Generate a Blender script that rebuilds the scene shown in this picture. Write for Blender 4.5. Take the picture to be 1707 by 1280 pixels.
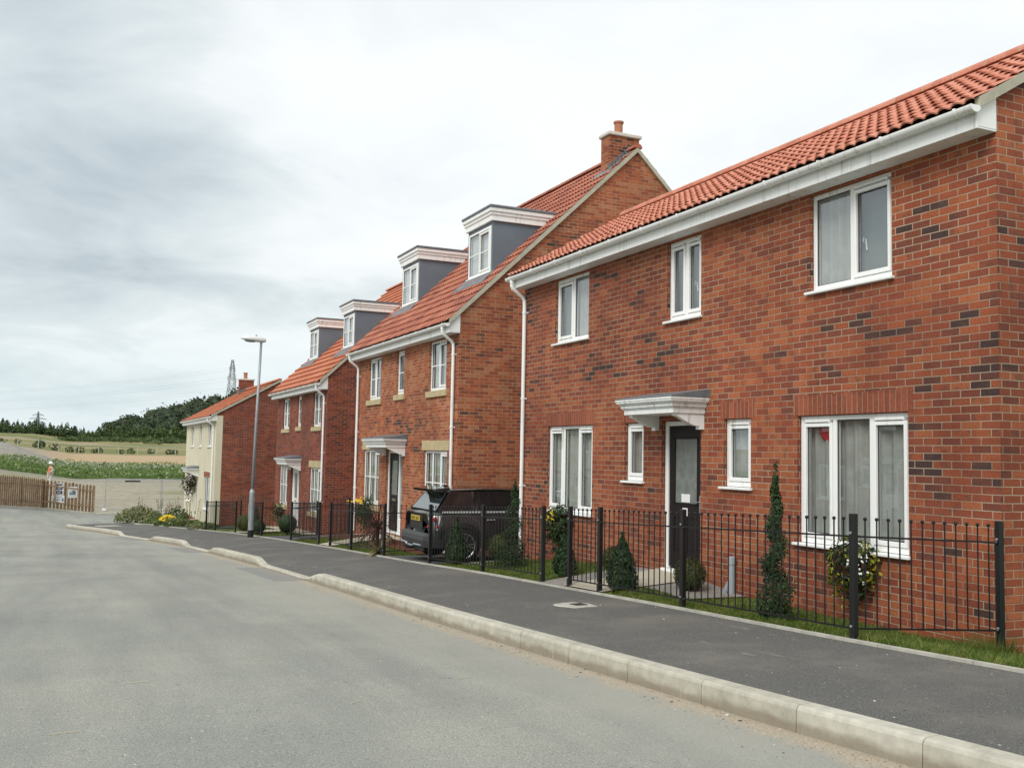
import bpy, math, random
from mathutils import Vector, Matrix, noise
R = math.radians
rng = random.Random(11)
scene = bpy.context.scene
for o in list(bpy.data.objects): bpy.data.objects.remove(o)

# ------------------------------------------------------------------ camera
# world: camera at the origin, +Y runs down the street, +X towards the house fronts, Z up
cam_d = bpy.data.cameras.new('camera'); cam = bpy.data.objects.new('camera', cam_d)
scene.collection.objects.link(cam)
cx_ = Vector((0.90974, -0.41472, 0.019446)); cy_ = Vector((0.04741, 0.05724, -0.99723)); cz_ = Vector((0.41246, 0.90815, 0.07174))
cy_ = cz_.cross(cx_).normalized(); cx_ = cy_.cross(cz_).normalized()
m3 = Matrix((cx_, -cy_, -cz_)).transposed()
cam.matrix_world = m3.to_4x4()
cam_d.sensor_width = 36; cam_d.lens = 36*1650/1707
cam_d.clip_start = 0.05; cam_d.clip_end = 12000
scene.camera = cam

# ------------------------------------------------------------------ world and sun
SUN_EL, SUN_AZ = 42, 236          # azimuth: from +Y towards +X
world = bpy.data.worlds.new('World'); scene.world = world; world.use_nodes = True
nt = world.node_tree; nt.nodes.clear()
class NB:
    """small node-building helper"""
    def __init__(s, nt): s.nt = nt
    def n(s, t, **kw):
        nd = s.nt.nodes.new(t)
        for k, v in kw.items(): setattr(nd, k, v)
        return nd
    def put(s, sock, v):
        if isinstance(v, bpy.types.NodeSocket): s.nt.links.new(v, sock)
        elif v is not None:
            if isinstance(v, (tuple, list)) and len(v) == 3 and sock.type == 'RGBA': v = (*v, 1)
            sock.default_value = v
    def m(s, op, a, b=None, c=None, clamp=False):
        nd = s.n('ShaderNodeMath', operation=op, use_clamp=clamp)
        for i, v in enumerate((a, b, c)): s.put(nd.inputs[i], v)
        return nd.outputs[0]
    def vm(s, op, a, b=None):
        nd = s.n('ShaderNodeVectorMath', operation=op)
        s.put(nd.inputs[0], a); s.put(nd.inputs[1], b)
        return nd.outputs[1] if op in ('DOT_PRODUCT', 'LENGTH') else nd.outputs[0]
    def noise(s, vec, scale, detail=4, rough=.55, dist=0, out=0):
        nd = s.n('ShaderNodeTexNoise'); s.put(nd.inputs['Vector'], vec)
        nd.inputs['Scale'].default_value = scale; nd.inputs['Detail'].default_value = detail
        nd.inputs['Roughness'].default_value = rough; nd.inputs['Distortion'].default_value = dist
        return nd.outputs[out]
    def ramp(s, fac, stops, interp='LINEAR'):
        nd = s.n('ShaderNodeValToRGB'); s.put(nd.inputs[0], fac); cr = nd.color_ramp; cr.interpolation = interp
        while len(cr.elements) < len(stops): cr.elements.new(.5)
        for e, (p, c) in zip(cr.elements, stops):
            e.position = p; e.color = (*c, 1) if len(c) == 3 else c
        return nd.outputs[0]
    def rng(s, v, a, b, c=0., d=1., smooth=True):
        nd = s.n('ShaderNodeMapRange', interpolation_type='SMOOTHSTEP' if smooth else 'LINEAR')
        for i, x in enumerate((v, a, b, c, d)): s.put(nd.inputs[i], x)
        return nd.outputs[0]
    def mix(s, f, a, b, blend='MIX'):
        nd = s.n('ShaderNodeMix', data_type='RGBA', blend_type=blend)
        s.put(nd.inputs[0], f); s.put(nd.inputs[6], a); s.put(nd.inputs[7], b)
        return nd.outputs[2]
    def comb(s, x, y, z=0.):
        nd = s.n('ShaderNodeCombineXYZ')
        for i, v in enumerate((x, y, z)): s.put(nd.inputs[i], v)
        return nd.outputs[0]
    def sep(s, v):
        nd = s.n('ShaderNodeSeparateXYZ'); s.put(nd.inputs[0], v); return nd.outputs
b = NB(nt)
sky = b.n('ShaderNodeTexSky', sky_type='NISHITA', sun_disc=False)
sky.sun_elevation = R(SUN_EL); sky.sun_rotation = R(SUN_AZ); sky.air_density = 1.2; sky.dust_density = 2.5
dirv = b.n('ShaderNodeTexCoord').outputs['Generated']
dx, dy, dz = b.sep(dirv)
den = b.m('ADD', b.m('MAXIMUM', dz, 0.), .22)
pl = b.comb(b.m('DIVIDE', dx, den), b.m('DIVIDE', dy, den), 0.)     # clouds on a flat layer overhead
n1 = b.noise(b.vm('ADD', pl, (3.1, 7.7, 0)), .85, 5, .5, .3)
n2 = b.noise(b.vm('ADD', pl, (1.2, 4.1, 2)), 2.6, 5, .55, .4)
cl = b.m('ADD', b.m('ADD', b.m('MULTIPLY', n1, .72), b.m('MULTIPLY', n2, .68)), -.20)
def blob(v, r0, r1):
    return b.rng(b.vm('DOT_PRODUCT', dirv, Vector(v).normalized()), math.cos(R(r0)), math.cos(R(r1)))
dark = b.m('MULTIPLY', blob((-.06, .97, .215), 15, 2), .17)          # heavy grey bank down the street
dark2 = b.m('MULTIPLY', blob((-.02, .93, .42), 20, 4), .05)
lit = b.m('MULTIPLY', blob((.36, .88, .30), 18, 3), .07)
cl = b.m('ADD', b.m('SUBTRACT', b.m('SUBTRACT', cl, dark), dark2), lit)
cloud = b.ramp(cl, [(.16, (4.5, 5.1, 5.45)), (.30, (5.7, 6.35, 6.6)), (.41, (6.7, 7.2, 7.3)), (.50, (7.75, 8.1, 8.2)), (.68, (8.55, 8.75, 8.8))])
low = b.rng(dz, .02, .16, 1., 0.)
cloud = b.mix(b.m('MULTIPLY', low, .55), cloud, (5.9, 7.1, 7.5))
skyc = b.mix(.92, sky.outputs[0], cloud)
bg = b.n('ShaderNodeBackground'); b.put(bg.inputs[0], skyc); bg.inputs[1].default_value = .098
out = b.n('ShaderNodeOutputWorld'); nt.links.new(bg.outputs[0], out.inputs[0])

sd = bpy.data.lights.new('sun', 'SUN'); sd.energy = 1.75; sd.angle = R(28); sd.color = (1, .96, .9)
so = bpy.data.objects.new('sun', sd); scene.collection.objects.link(so)
sv = Vector((math.sin(R(SUN_AZ))*math.cos(R(SUN_EL)), math.cos(R(SUN_AZ))*math.cos(R(SUN_EL)), math.sin(R(SUN_EL))))
so.rotation_euler = sv.to_track_quat('Z', 'Y').to_euler(); so.location = sv*60

vs = scene.view_settings
vs.view_transform = 'Standard'; vs.look = 'None'; vs.gamma = 1; vs.exposure = 0.33; vs.use_curve_mapping = False
scene.cycles.max_bounces = 6; scene.cycles.transparent_max_bounces = 12
scene.cycles.diffuse_bounces = 3; scene.cycles.glossy_bounces = 3
scene.cycles.use_denoising = True

# ------------------------------------------------------------------ materials
def mat(name, col, rough=.6, var=.0, vscale=3., bump=0., bscale=40., metal=0., spec=.4, col2=None, coat=0.):
    mm = bpy.data.materials.new(name); mm.use_nodes = True; t = mm.node_tree; t.nodes.clear(); q = NB(t)
    p = q.n('ShaderNodeBsdfPrincipled'); o = q.n('ShaderNodeOutputMaterial'); t.links.new(p.outputs[0], o.inputs[0])
    pos = q.n('ShaderNodeNewGeometry').outputs['Position']
    c2 = col2 or tuple(x*(1-var) for x in col)
    if var or col2:
        f = q.rng(q.noise(pos, vscale, 6, .6), .32, .68)
        q.put(p.inputs['Base Color'], q.mix(f, col, c2))
    else: q.put(p.inputs['Base Color'], col)
    p.inputs['Roughness'].default_value = rough; p.inputs['Metallic'].default_value = metal
    p.inputs['Specular IOR Level'].default_value = spec; p.inputs['Coat Weight'].default_value = coat
    p.inputs['Coat Roughness'].default_value = .06
    if bump:
        bn = q.n('ShaderNodeBump'); bn.inputs['Strength'].default_value = bump; bn.inputs['Distance'].default_value = .01
        q.put(bn.inputs['Height'], q.noise(pos, bscale, 4, .6)); q.put(p.inputs['Normal'], bn.outputs[0])
    return mm

def brick_mat(name, stops, mortar, seed=0., soldier=False, clus=.5):
    mm = bpy.data.materials.new(name); mm.use_nodes = True; t = mm.node_tree; t.nodes.clear(); q = NB(t)
    p = q.n('ShaderNodeBsdfPrincipled'); o = q.n('ShaderNodeOutputMaterial'); t.links.new(p.outputs[0], o.inputs[0])
    g = q.n('ShaderNodeNewGeometry'); X, Y, Z = q.sep(g.outputs['Position']); nx, ny, nz = q.sep(g.outputs['True Normal'])
    fx = q.m('GREATER_THAN', q.m('ABSOLUTE', nx), .6)
    u = q.m('ADD', q.m('MULTIPLY', fx, Y), q.m('MULTIPLY', q.m('SUBTRACT', 1., fx), X))
    bw, bh = (.075, .225) if soldier else (.2196, .0732)
    zz = q.m('DIVIDE', q.m('ADD', Z, 40.02), bh)
    row = q.m('FLOOR', zz)
    uu = q.m('ADD', q.m('DIVIDE', q.m('ADD', u, 100.), bw), 0. if soldier else q.m('MULTIPLY', q.m('MODULO', row, 2.), .5))
    col = q.m('FLOOR', uu)
    fu = q.m('MULTIPLY', q.m('FRACT', uu), bw); fz = q.m('MULTIPLY', q.m('FRACT', zz), bh)
    jit = q.m('MULTIPLY', q.m('SUBTRACT', q.noise(g.outputs['Position'], 60, 2), .5), .005)
    mo = q.m('MAXIMUM', q.rng(q.m('ADD', fu, jit), .0085, .0125, 1., 0.), q.rng(q.m('ADD', fz, jit), .0085, .0125, 1., 0.))
    if soldier: mo = q.rng(q.m('ADD', fu, jit), .007, .011, 1., 0.)
    wn = q.n('ShaderNodeTexWhiteNoise', noise_dimensions='3D'); q.put(wn.inputs[0], q.comb(col, row, q.m('ADD', fx, seed)))
    cl_ = q.m('MULTIPLY', q.m('SUBTRACT', q.noise(q.comb(q.m('MULTIPLY', u, .45), q.m('MULTIPLY', Z, 1.5), q.m('ADD', fx, seed)), .8, 3, .6), .44), clus)
    v = q.m('ADD', wn.outputs[0], cl_, clamp=True)
    c = q.ramp(v, stops)
    fine = q.noise(g.outputs['Position'], 55, 4, .65)
    c = q.mix(1., c, q.ramp(fine, [(.3, (.72, .70, .70)), (.7, (1.16, 1.16, 1.16))]), 'MULTIPLY')
    wn2 = q.n('ShaderNodeTexWhiteNoise', noise_dimensions='3D'); q.put(wn2.inputs[0], q.comb(row, col, q.m('ADD', fx, seed+5)))
    # dull overburnt faces fading across the brick
    smoke = q.m('MULTIPLY', q.rng(q.noise(g.outputs['Position'], 9, 4, .6), .5, .66), q.rng(wn2.outputs[0], .55, .7))
    c = q.mix(q.m('MULTIPLY', smoke, .55), c, (.11, .062, .05))
    mcol = q.mix(q.rng(q.noise(g.outputs['Position'], 1.1, 3), .35, .65), mortar, tuple(x*.72 for x in mortar))
    smear = q.rng(q.noise(q.comb(u, q.m('MULTIPLY', Z, 1.6), q.m('ADD', fx, seed)), 1.0, 4, .6), .40, .58, .55, 1.)
    c = q.mix(q.m('MULTIPLY', mo, smear), c, mcol)
    big = q.noise(g.outputs['Position'], .55, 4, .6)
    c = q.mix(1., c, q.ramp(big, [(.32, (.76, .74, .74)), (.5, (.97, .96, .95)), (.68, (1.14, 1.10, 1.06))]), 'MULTIPLY')
    run = q.noise(q.comb(q.m('MULTIPLY', u, 3.2), q.m('MULTIPLY', Z, .35), fx), 1., 4, .65)
    c = q.mix(1., c, q.ramp(run, [(.35, (.88, .87, .87)), (.6, (1.04, 1.04, 1.04))]), 'MULTIPLY')
    q.put(p.inputs['Base Color'], c); p.inputs['Roughness'].default_value = .85; p.inputs['Specular IOR Level'].default_value = .25
    bn = q.n('ShaderNodeBump'); bn.inputs['Strength'].default_value = .7; bn.inputs['Distance'].default_value = .006
    q.put(bn.inputs['Height'], q.m('ADD', q.m('SUBTRACT', 1., mo), q.m('ADD', q.m('MULTIPLY', fine, .5), q.m('MULTIPLY', wn2.outputs[0], .35))))
    q.put(p.inputs['Normal'], bn.outputs[0])
    return mm

def tile_mat(name, stops, cw, ch, seed=0.):
    """terracotta: a colour for each tile from its cell on the slope"""
    mm = bpy.data.materials.new(name); mm.use_nodes = True; t = mm.node_tree; t.nodes.clear(); q = NB(t)
    p = q.n('ShaderNodeBsdfPrincipled'); o = q.n('ShaderNodeOutputMaterial'); t.links.new(p.outputs[0], o.inputs[0])
    g = q.n('ShaderNodeNewGeometry'); pos = g.outputs['Position']
    uv = q.n('ShaderNodeUVMap'); U, V, _ = q.sep(uv.outputs[0])
    wn = q.n('ShaderNodeTexWhiteNoise', noise_dimensions='3D')
    q.put(wn.inputs[0], q.comb(q.m('FLOOR', q.m('DIVIDE', U, cw)), q.m('FLOOR', q.m('ADD', V, .01)), seed))
    v = q.m('ADD', q.m('MULTIPLY', wn.outputs[0], .6), q.m('MULTIPLY', q.noise(pos, .9, 4), .5))
    c = q.ramp(v, stops)
    fine = q.noise(pos, 30, 5, .7)
    c = q.mix(1., c, q.ramp(fine, [(.3, (.8, .79, .78)), (.7, (1.14, 1.14, 1.14))]), 'MULTIPLY')
    q.put(p.inputs['Base Color'], c); p.inputs['Roughness'].default_value = .8; p.inputs['Specular IOR Level'].default_value = .25
    bn = q.n('ShaderNodeBump'); bn.inputs['Strength'].default_value = .35; bn.inputs['Distance'].default_value = .01
    q.put(bn.inputs['Height'], fine); q.put(p.inputs['Normal'], bn.outputs[0])
    return mm

def glass_mat(name, tint=(.90, .93, .92), ior=.17):
    mm = bpy.data.materials.new(name); mm.use_nodes = True; t = mm.node_tree; t.nodes.clear(); q = NB(t)
    # double glazing: the same reflectance from either side
    lw = q.n('ShaderNodeLayerWeight'); lw.inputs[0].default_value = .5
    frs = q.m('ADD', q.m('MULTIPLY', q.m('POWER', lw.outputs['Facing'], 4.), 1-ior), ior)
    tr = q.n('ShaderNodeBsdfTransparent'); q.put(tr.inputs[0], tint)
    gl = q.n('ShaderNodeBsdfGlossy'); gl.inputs['Roughness'].default_value = .01; q.put(gl.inputs[0], (.95, .98, 1.))
    bn = q.n('ShaderNodeBump'); bn.inputs['Strength'].default_value = .02; bn.inputs['Distance'].default_value = .02
    q.put(bn.inputs['Height'], q.noise(q.n('ShaderNodeNewGeometry').outputs['Position'], 1.6, 2)); q.put(gl.inputs['Normal'], bn.outputs[0])
    mx = q.n('ShaderNodeMixShader'); q.put(mx.inputs[0], frs); t.links.new(tr.outputs[0], mx.inputs[1]); t.links.new(gl.outputs[0], mx.inputs[2])
    o = q.n('ShaderNodeOutputMaterial'); t.links.new(mx.outputs[0], o.inputs[0])
    return mm

def leaf_mat(name, stops, scale=6., trans=.25):
    mm = bpy.data.materials.new(name); mm.use_nodes = True; t = mm.node_tree; t.nodes.clear(); q = NB(t)
    pos = q.n('ShaderNodeNewGeometry').outputs['Position']
    wn = q.n('ShaderNodeTexWhiteNoise', noise_dimensions='3D'); q.put(wn.inputs[0], q.vm('SNAP', pos, (1/scale/3,)*3))
    v = q.m('ADD', q.m('MULTIPLY', q.noise(pos, scale, 3, .7), .7), q.m('MULTIPLY', wn.outputs[0], .3))
    c = q.ramp(v, stops)
    d = q.n('ShaderNodeBsdfPrincipled'); q.put(d.inputs['Base Color'], c); d.inputs['Roughness'].default_value = .55; d.inputs['Specular IOR Level'].default_value = .3
    tl = q.n('ShaderNodeBsdfTranslucent'); q.put(tl.inputs[0], c)
    mx = q.n('ShaderNodeMixShader'); mx.inputs[0].default_value = trans
    t.links.new(d.outputs[0], mx.inputs[1]); t.links.new(tl.outputs[0], mx.inputs[2])
    o = q.n('ShaderNodeOutputMaterial'); t.links.new(mx.outputs[0], o.inputs[0])
    return mm

ST1 = [(0, (.072, .043, .039)), (.05, (.105, .052, .041)), (.14, (.185, .061, .040)), (.34, (.25, .071, .040)), (.62, (.29, .080, .041)), (.85, (.335, .098, .045)), (1, (.375, .124, .056))]
ST2 = [(0, (.075, .046, .04)), (.05, (.14, .066, .05)), (.13, (.23, .078, .047)), (.36, (.31, .088, .046)), (.65, (.385, .115, .052)), (.88, (.42, .14, .062)), (1, (.42, .18, .095))]
ST3 = [(0, (.12, .042, .034)), (.25, (.20, .055, .037)), (.6, (.25, .066, .040)), (1, (.30, .082, .045))]
M = {}
M['brick_one'] = brick_mat('red multi brick', ST1, (.48, .37, .27), 1., clus=1.9)
M['brick_two'] = brick_mat('orange multi brick', ST2, (.52, .37, .25), 7., clus=1.7)
M['brick_three'] = brick_mat('dull red brick', ST3, (.40, .27, .20), 13., clus=.35)
M['soldier'] = brick_mat('soldier brick', [(0, (.24, .07, .042)), (1, (.34, .105, .055))], (.42, .3, .22), 3., True, .1)
M['tile_one'] = tile_mat('salmon roof tile', [(.1, (.44, .16, .105)), (.5, (.56, .225, .15)), (1, (.62, .28, .20))], .15, 1)
M['tile_two'] = tile_mat('mottled roof tile', [(.1, (.22, .09, .068)), (.35, (.32, .11, .075)), (.65, (.43, .155, .095)), (1, (.42, .19, .13))], .3, 1, 4.)
M['tile_three'] = tile_mat('orange flat roof tile', [(.1, (.40, .125, .065)), (.5, (.50, .175, .092)), (1, (.56, .22, .125))], .3, 1, 9.)
M['pvc'] = mat('white pvc', (.86, .87, .86), .4, .13, 1.4, spec=.4)
def streaked(name, col, rough):
    mm = bpy.data.materials.new(name); mm.use_nodes = True; t = mm.node_tree; t.nodes.clear(); q = NB(t)
    p = q.n('ShaderNodeBsdfPrincipled'); o = q.n('ShaderNodeOutputMaterial'); t.links.new(p.outputs[0], o.inputs[0])
    pos = q.n('ShaderNodeNewGeometry').outputs['Position']
    run = q.noise(q.vm('MULTIPLY', pos, (14., 14., .8)), 1., 5, .65); big = q.noise(pos, .9, 3)
    c = q.mix(q.m('MULTIPLY', q.rng(run, .50, .72), q.rng(big, .4, .62)), col, (.50, .50, .44))
    q.put(p.inputs['Base Color'], c); p.inputs['Roughness'].default_value = rough
    return mm
M['pvc'] = streaked('white pvc', (.86, .87, .86), .4)
M['pvc_shadow'] = mat('vent slot shade', (.12, .13, .13), .6)  # dark colour painted for the shade inside the trickle vent opening
M['gasket'] = mat('dark glazing gasket', (.03, .03, .03), .6)
M['glass'] = glass_mat('window glass')
M['stone'] = mat('reconstituted stone', (.52, .43, .25), .85, .15, 6., .3, 60)
M['render'] = mat('cream render', (.66, .62, .47), .9, .09, 1.2, .25, 90)
M['verge'] = mat('pale verge mortar', (.50, .48, .38), .9, .2, 4., .3, 60)
M['lead'] = mat('grey lead', (.17, .19, .21), .5, .25, 5., .15, 20)
M['dormer'] = mat('slate blue cladding', (.145, .18, .215), .55, .12, 1.5)
M['pot'] = mat('terracotta pot', (.42, .17, .10), .8, .15, 8.)
M['cap'] = mat('chimney cap mortar', (.62, .60, .54), .9, .1)
M['door'] = mat('dark brown door', (.016, .012, .012), .5, .15, 3., .1, 60, spec=.22)
M['doorwhite'] = mat('white door', (.72, .74, .74), .4)
M['chrome'] = mat('brushed chrome', (.65, .65, .66), .25, metal=1.)
M['obscure'] = mat('obscured glass', (.22, .25, .235), .08, .25, 9., .05, 30, spec=.6)
M['curtain'] = mat('voile curtain', (.44, .45, .43), .9, .22, 5.)
M['dark_curtain'] = mat('dark lined curtain', (.10, .085, .08), .9, .2)
M['blind'] = mat('pale roller blind', (.55, .58, .58), .9, .05)
M['blind_grey'] = mat('grey blind', (.20, .225, .225), .9, .1)
M['plaster'] = mat('interior plaster', (.45, .44, .41), .95)
M['red'] = mat('red fabric', (.55, .03, .04), .6)
M['black_metal'] = mat('black painted steel', (.012, .012, .013), .38, .2, 8., spec=.45)
M['galv'] = mat('galvanised steel', (.36, .39, .41), .5, .2, 6., metal=.35)
M['lamp_shell'] = mat('white lamp shell', (.72, .74, .74), .4)
M['lamp_lens'] = mat('lamp lens', (.25, .28, .28), .2)
M['grey_pipe'] = mat('grey plastic pipe', (.33, .36, .39), .5, .1)
M['timber'] = mat('rough timber', (.36, .25, .15), .9, .35, 5., .3, 50)
M['paper'] = mat('printed white board', (.78, .79, .78), .5)
M['navy'] = mat('navy print', (.035, .03, .11), .5)
M['ink'] = mat('grey blue print', (.16, .24, .30), .6)
M['yellow_plate'] = mat('yellow plate', (.50, .36, .03), .5)
M['white_paint'] = mat('white painted timber', (.50, .49, .44), .8, .2, 6.)
M['wire'] = mat('steel wire', (.20, .21, .22), .5, metal=.5)
M['pylon'] = mat('weathered pylon steel', (.26, .28, .30), .8)

# ------------------------------------------------------------------ helpers
C = scene.collection.objects
class MB:
    def __init__(s): s.v = []; s.f = []; s.mi = []; s.mats = []; s.uv = None
    def mid(s, m):
        if m not in s.mats: s.mats.append(m)
        return s.mats.index(m)
    def add(s, vs_, fs, m):
        k = len(s.v); s.v.extend(vs_); i = s.mid(m)
        for f in fs: s.f.append(tuple(x+k for x in f)); s.mi.append(i)
    def box(s, x0, x1, y0, y1, z0, z1, m):
        s.add([(x0, y0, z0), (x1, y0, z0), (x1, y1, z0), (x0, y1, z0), (x0, y0, z1), (x1, y0, z1), (x1, y1, z1), (x0, y1, z1)],
              [(0, 3, 2, 1), (4, 5, 6, 7), (0, 1, 5, 4), (1, 2, 6, 5), (2, 3, 7, 6), (3, 0, 4, 7)], m)
    def bbox(s, x0, x1, y0, y1, z0, z1, m, bv=.006):
        """box with chamfered edges"""
        vs_ = []; idx = {}
        for i, x in enumerate((x0, x1)):
            for j, y in enumerate((y0, y1)):
                for k, z in enumerate((z0, z1)):
                    dx_, dy_, dz_ = (bv if i == 0 else -bv), (bv if j == 0 else -bv), (bv if k == 0 else -bv)
                    idx[(i, j, k, 0)] = len(vs_); vs_.append((x, y+dy_, z+dz_))
                    idx[(i, j, k, 1)] = len(vs_); vs_.append((x+dx_, y, z+dz_))
                    idx[(i, j, k, 2)] = len(vs_); vs_.append((x+dx_, y+dy_, z))
        I = idx; fs = []
        for i in (0, 1):
            fs.append([I[(i, 0, 0, 0)], I[(i, 1, 0, 0)], I[(i, 1, 1, 0)], I[(i, 0, 1, 0)]])
            fs.append([I[(0, i, 0, 1)], I[(1, i, 0, 1)], I[(1, i, 1, 1)], I[(0, i, 1, 1)]])
            fs.append([I[(0, 0, i, 2)], I[(1, 0, i, 2)], I[(1, 1, i, 2)], I[(0, 1, i, 2)]])
            for j in (0, 1):
                fs.append([I[(i, j, 0, 0)], I[(i, j, 1, 0)], I[(i, j, 1, 1)], I[(i, j, 0, 1)]])
                fs.append([I[(i, 0, j, 0)], I[(i, 1, j, 0)], I[(i, 1, j, 2)], I[(i, 0, j, 2)]])
                fs.append([I[(0, i, j, 1)], I[(1, i, j, 1)], I[(1, i, j, 2)], I[(0, i, j, 2)]])
                for k in (0, 1): fs.append([I[(i, j, k, 0)], I[(i, j, k, 1)], I[(i, j, k, 2)]])
        s.add(vs_, [tuple(f) for f in fs], m)
    def quad(s, a, b_, c, d, m): s.add([a, b_, c, d], [(0, 1, 2, 3)], m)
    def poly(s, pts, m): s.add(list(pts), [tuple(range(len(pts)))], m)
    def prism(s, pts, off, m):
        """polygon pts extruded by vector off"""
        n = len(pts); o = Vector(off); vs_ = [tuple(p) for p in pts]+[tuple(Vector(p)+o) for p in pts]
        s.add(vs_, [tuple(range(n-1, -1, -1)), tuple(range(n, 2*n))]+[(i, (i+1) % n, n+(i+1) % n, n+i) for i in range(n)], m)
    def tube(s, path, r, n, m, cap=True):
        P = [Vector(p) for p in path]; k = len(P); rs = r if isinstance(r, (list, tuple)) else [r]*k
        vs_ = []; ref = None
        for i in range(k):
            t = (P[min(i+1, k-1)]-P[max(i-1, 0)]).normalized()
            if ref is None: ref = Vector((0, 0, 1)) if abs(t.z) < .9 else Vector((1, 0, 0))
            a = t.cross(ref).normalized(); bb = a.cross(t).normalized(); ref = bb
            for j in range(n):
                w = 2*math.pi*j/n; vs_.append(tuple(P[i]+(a*math.cos(w)+bb*math.sin(w))*rs[i]))
        fs = [(i*n+j, i*n+(j+1) % n, (i+1)*n+(j+1) % n, (i+1)*n+j) for i in range(k-1) for j in range(n)]
        if cap: fs += [tuple(range(n-1, -1, -1)), tuple(range((k-1)*n, k*n))]
        s.add(vs_, fs, m)
    def ball(s, c, r, m, nu=8, nv=5, sc=(1, 1, 1)):
        vs_ = []; 
        for i in range(nv+1):
            th = math.pi*i/nv
            for j in range(nu):
                ph = 2*math.pi*j/nu
                vs_.append((c[0]+r*sc[0]*math.sin(th)*math.cos(ph), c[1]+r*sc[1]*math.sin(th)*math.sin(ph), c[2]+r*sc[2]*math.cos(th)))
        s.add(vs_, [(i*nu+j, (i+1)*nu+j, (i+1)*nu+(j+1) % nu, i*nu+(j+1) % nu) for i in range(nv) for j in range(nu)], m)
    def lathe(s, c, prof, n, m):
        vs_ = []
        for r, z in prof:
            for j in range(n):
                w = 2*math.pi*j/n; vs_.append((c[0]+r*math.cos(w), c[1]+r*math.sin(w), c[2]+z))
        k = len(prof)
        s.add(vs_, [(i*n+j, i*n+(j+1) % n, (i+1)*n+(j+1) % n, (i+1)*n+j) for i in range(k-1) for j in range(n)]+[tuple(range(n-1, -1, -1)), tuple(range((k-1)*n, k*n))], m)
    def leaf(s, p, size, m, nrm=None, asp=.6):
        n = Vector(nrm) if nrm is not None else Vector((rng.gauss(0, 1), rng.gauss(0, 1), rng.gauss(0, 1)))
        n = (n+Vector((rng.gauss(0, .5), rng.gauss(0, .5), rng.gauss(0, .5))))
        if n.length < 1e-4: n = Vector((0, 0, 1))
        n.normalize(); a = n.orthogonal().normalized(); a = (Matrix.Rotation(rng.random()*6.28, 3, n) @ a); bb = n.cross(a)
        p = Vector(p); h = size*.5
        s.add([tuple(p-a*h), tuple(p+bb*h*asp+n*h*.15), tuple(p+a*h), tuple(p-bb*h*asp+n*h*.15)], [(0, 1, 2, 3)], m)
    def build(s, name, parent=None, loc=(0, 0, 0), smooth=False, uvf=None):
        me = bpy.data.meshes.new(name); me.from_pydata(s.v, [], s.f)
        for m in s.mats: me.materials.append(M[m] if isinstance(m, str) else m)
        me.polygons.foreach_set('material_index', s.mi)
        if smooth: me.polygons.foreach_set('use_smooth', [True]*len(s.f))
        if s.uv is not None:
            ul = me.uv_layers.new(name='UVMap'); idx = [0]*len(me.loops); me.loops.foreach_get('vertex_index', idx)
            fl = []
            for i in idx: fl.extend(s.uv[i])
            ul.data.foreach_set('uv', fl)
        me.update()
        o = bpy.data.objects.new(name, me); C.link(o); o.location = loc
        if parent is not None: o.parent = parent
        return o
def tag(o, label, cat, group=None, kind=None):
    o['label'] = label; o['category'] = cat
    if group: o['group'] = group
    if kind: o['kind'] = kind
    return o
def thing(name, label, cat, loc=(0, 0, 0), rz=0, group=None):
    o = bpy.data.objects.new(name, None); C.link(o); o.location = loc; o.rotation_euler.z = rz; o.empty_display_size = .3
    return tag(o, label, cat, group)
def struct(o, label=None):
    o['kind'] = 'structure'
    if label: o['label'] = label
    return o
def kids(o): return [x for x in bpy.data.objects if x.parent is o]
def copy_tree(o, parent=None):
    c = o.copy(); C.link(c)
    if parent is not None: c.parent = parent
    for ch in kids(o): copy_tree(ch, c)
    return c

def sstep(a, b_, x):
    t = max(0., min(1., (x-a)/(b_-a))); return t*t*(3-2*t)
def lerp_tab(tab, x):
    if x <= tab[0][0]: return tab[0][1]
    for (a, va), (c, vc) in zip(tab, tab[1:]):
        if x <= c: return va+(vc-va)*(x-a)/(c-a)
    return tab[-1][1]
def G(Y):
    """level of the back edge of the pavement along the street"""
    if Y <= 50: return -1.177-.0461*Y
    t = min(Y, 66)-50
    return -1.177-.0461*50-.0461*t+.5*.0461/16*t*t
def rise(X, Y): return sstep(44, 60, Y)*.13*max(0., min(9., 2-X))
KERB = [(-30, 4.3), (0, 4.22), (3.5, 4.17), (4.4, 4.1), (6.2, 4.04), (8.1, 3.99), (10.5, 3.93), (15, 3.91), (20, 3.83), (25.3, 3.57), (30, 3.3), (34, 2.76), (38.2, 2.15), (43.2, 1.5), (47.4, .62)]
BACK = [(-30, 6.1), (4.8, 6.04), (6.4, 6.0), (9, 6.08), (15, 6.1), (17, 5.97), (22.6, 5.92), (27.6, 5.74), (30.2, 5.6), (32.6, 5.4), (35, 5.18), (37.3, 4.84), (40, 4.32), (44.5, 3.8), (48, 3.24), (50.4, 2.75)]
def smooth_tab(tab, Y):
    return (lerp_tab(tab, Y-.8)+lerp_tab(tab, Y)+lerp_tab(tab, Y+.8))/3
kx = lambda Y: smooth_tab(KERB, Y)
bx = lambda Y: smooth_tab(BACK, Y)
DROPS = [(16.9, 20.2), (26.3, 29.1), (34.3, 38.2)]
def kerb_up(Y):
    h = .162
    for a, c in DROPS: h = min(h, .04+.122*(1-sstep(a-.9, a, Y)*(1-sstep(c, c+.9, Y))))
    return h
def road_z(X, Y): return G(Y)-.222+.012*min(3., max(0., kx(min(Y, 47))-X))+rise(X, Y)
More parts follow.
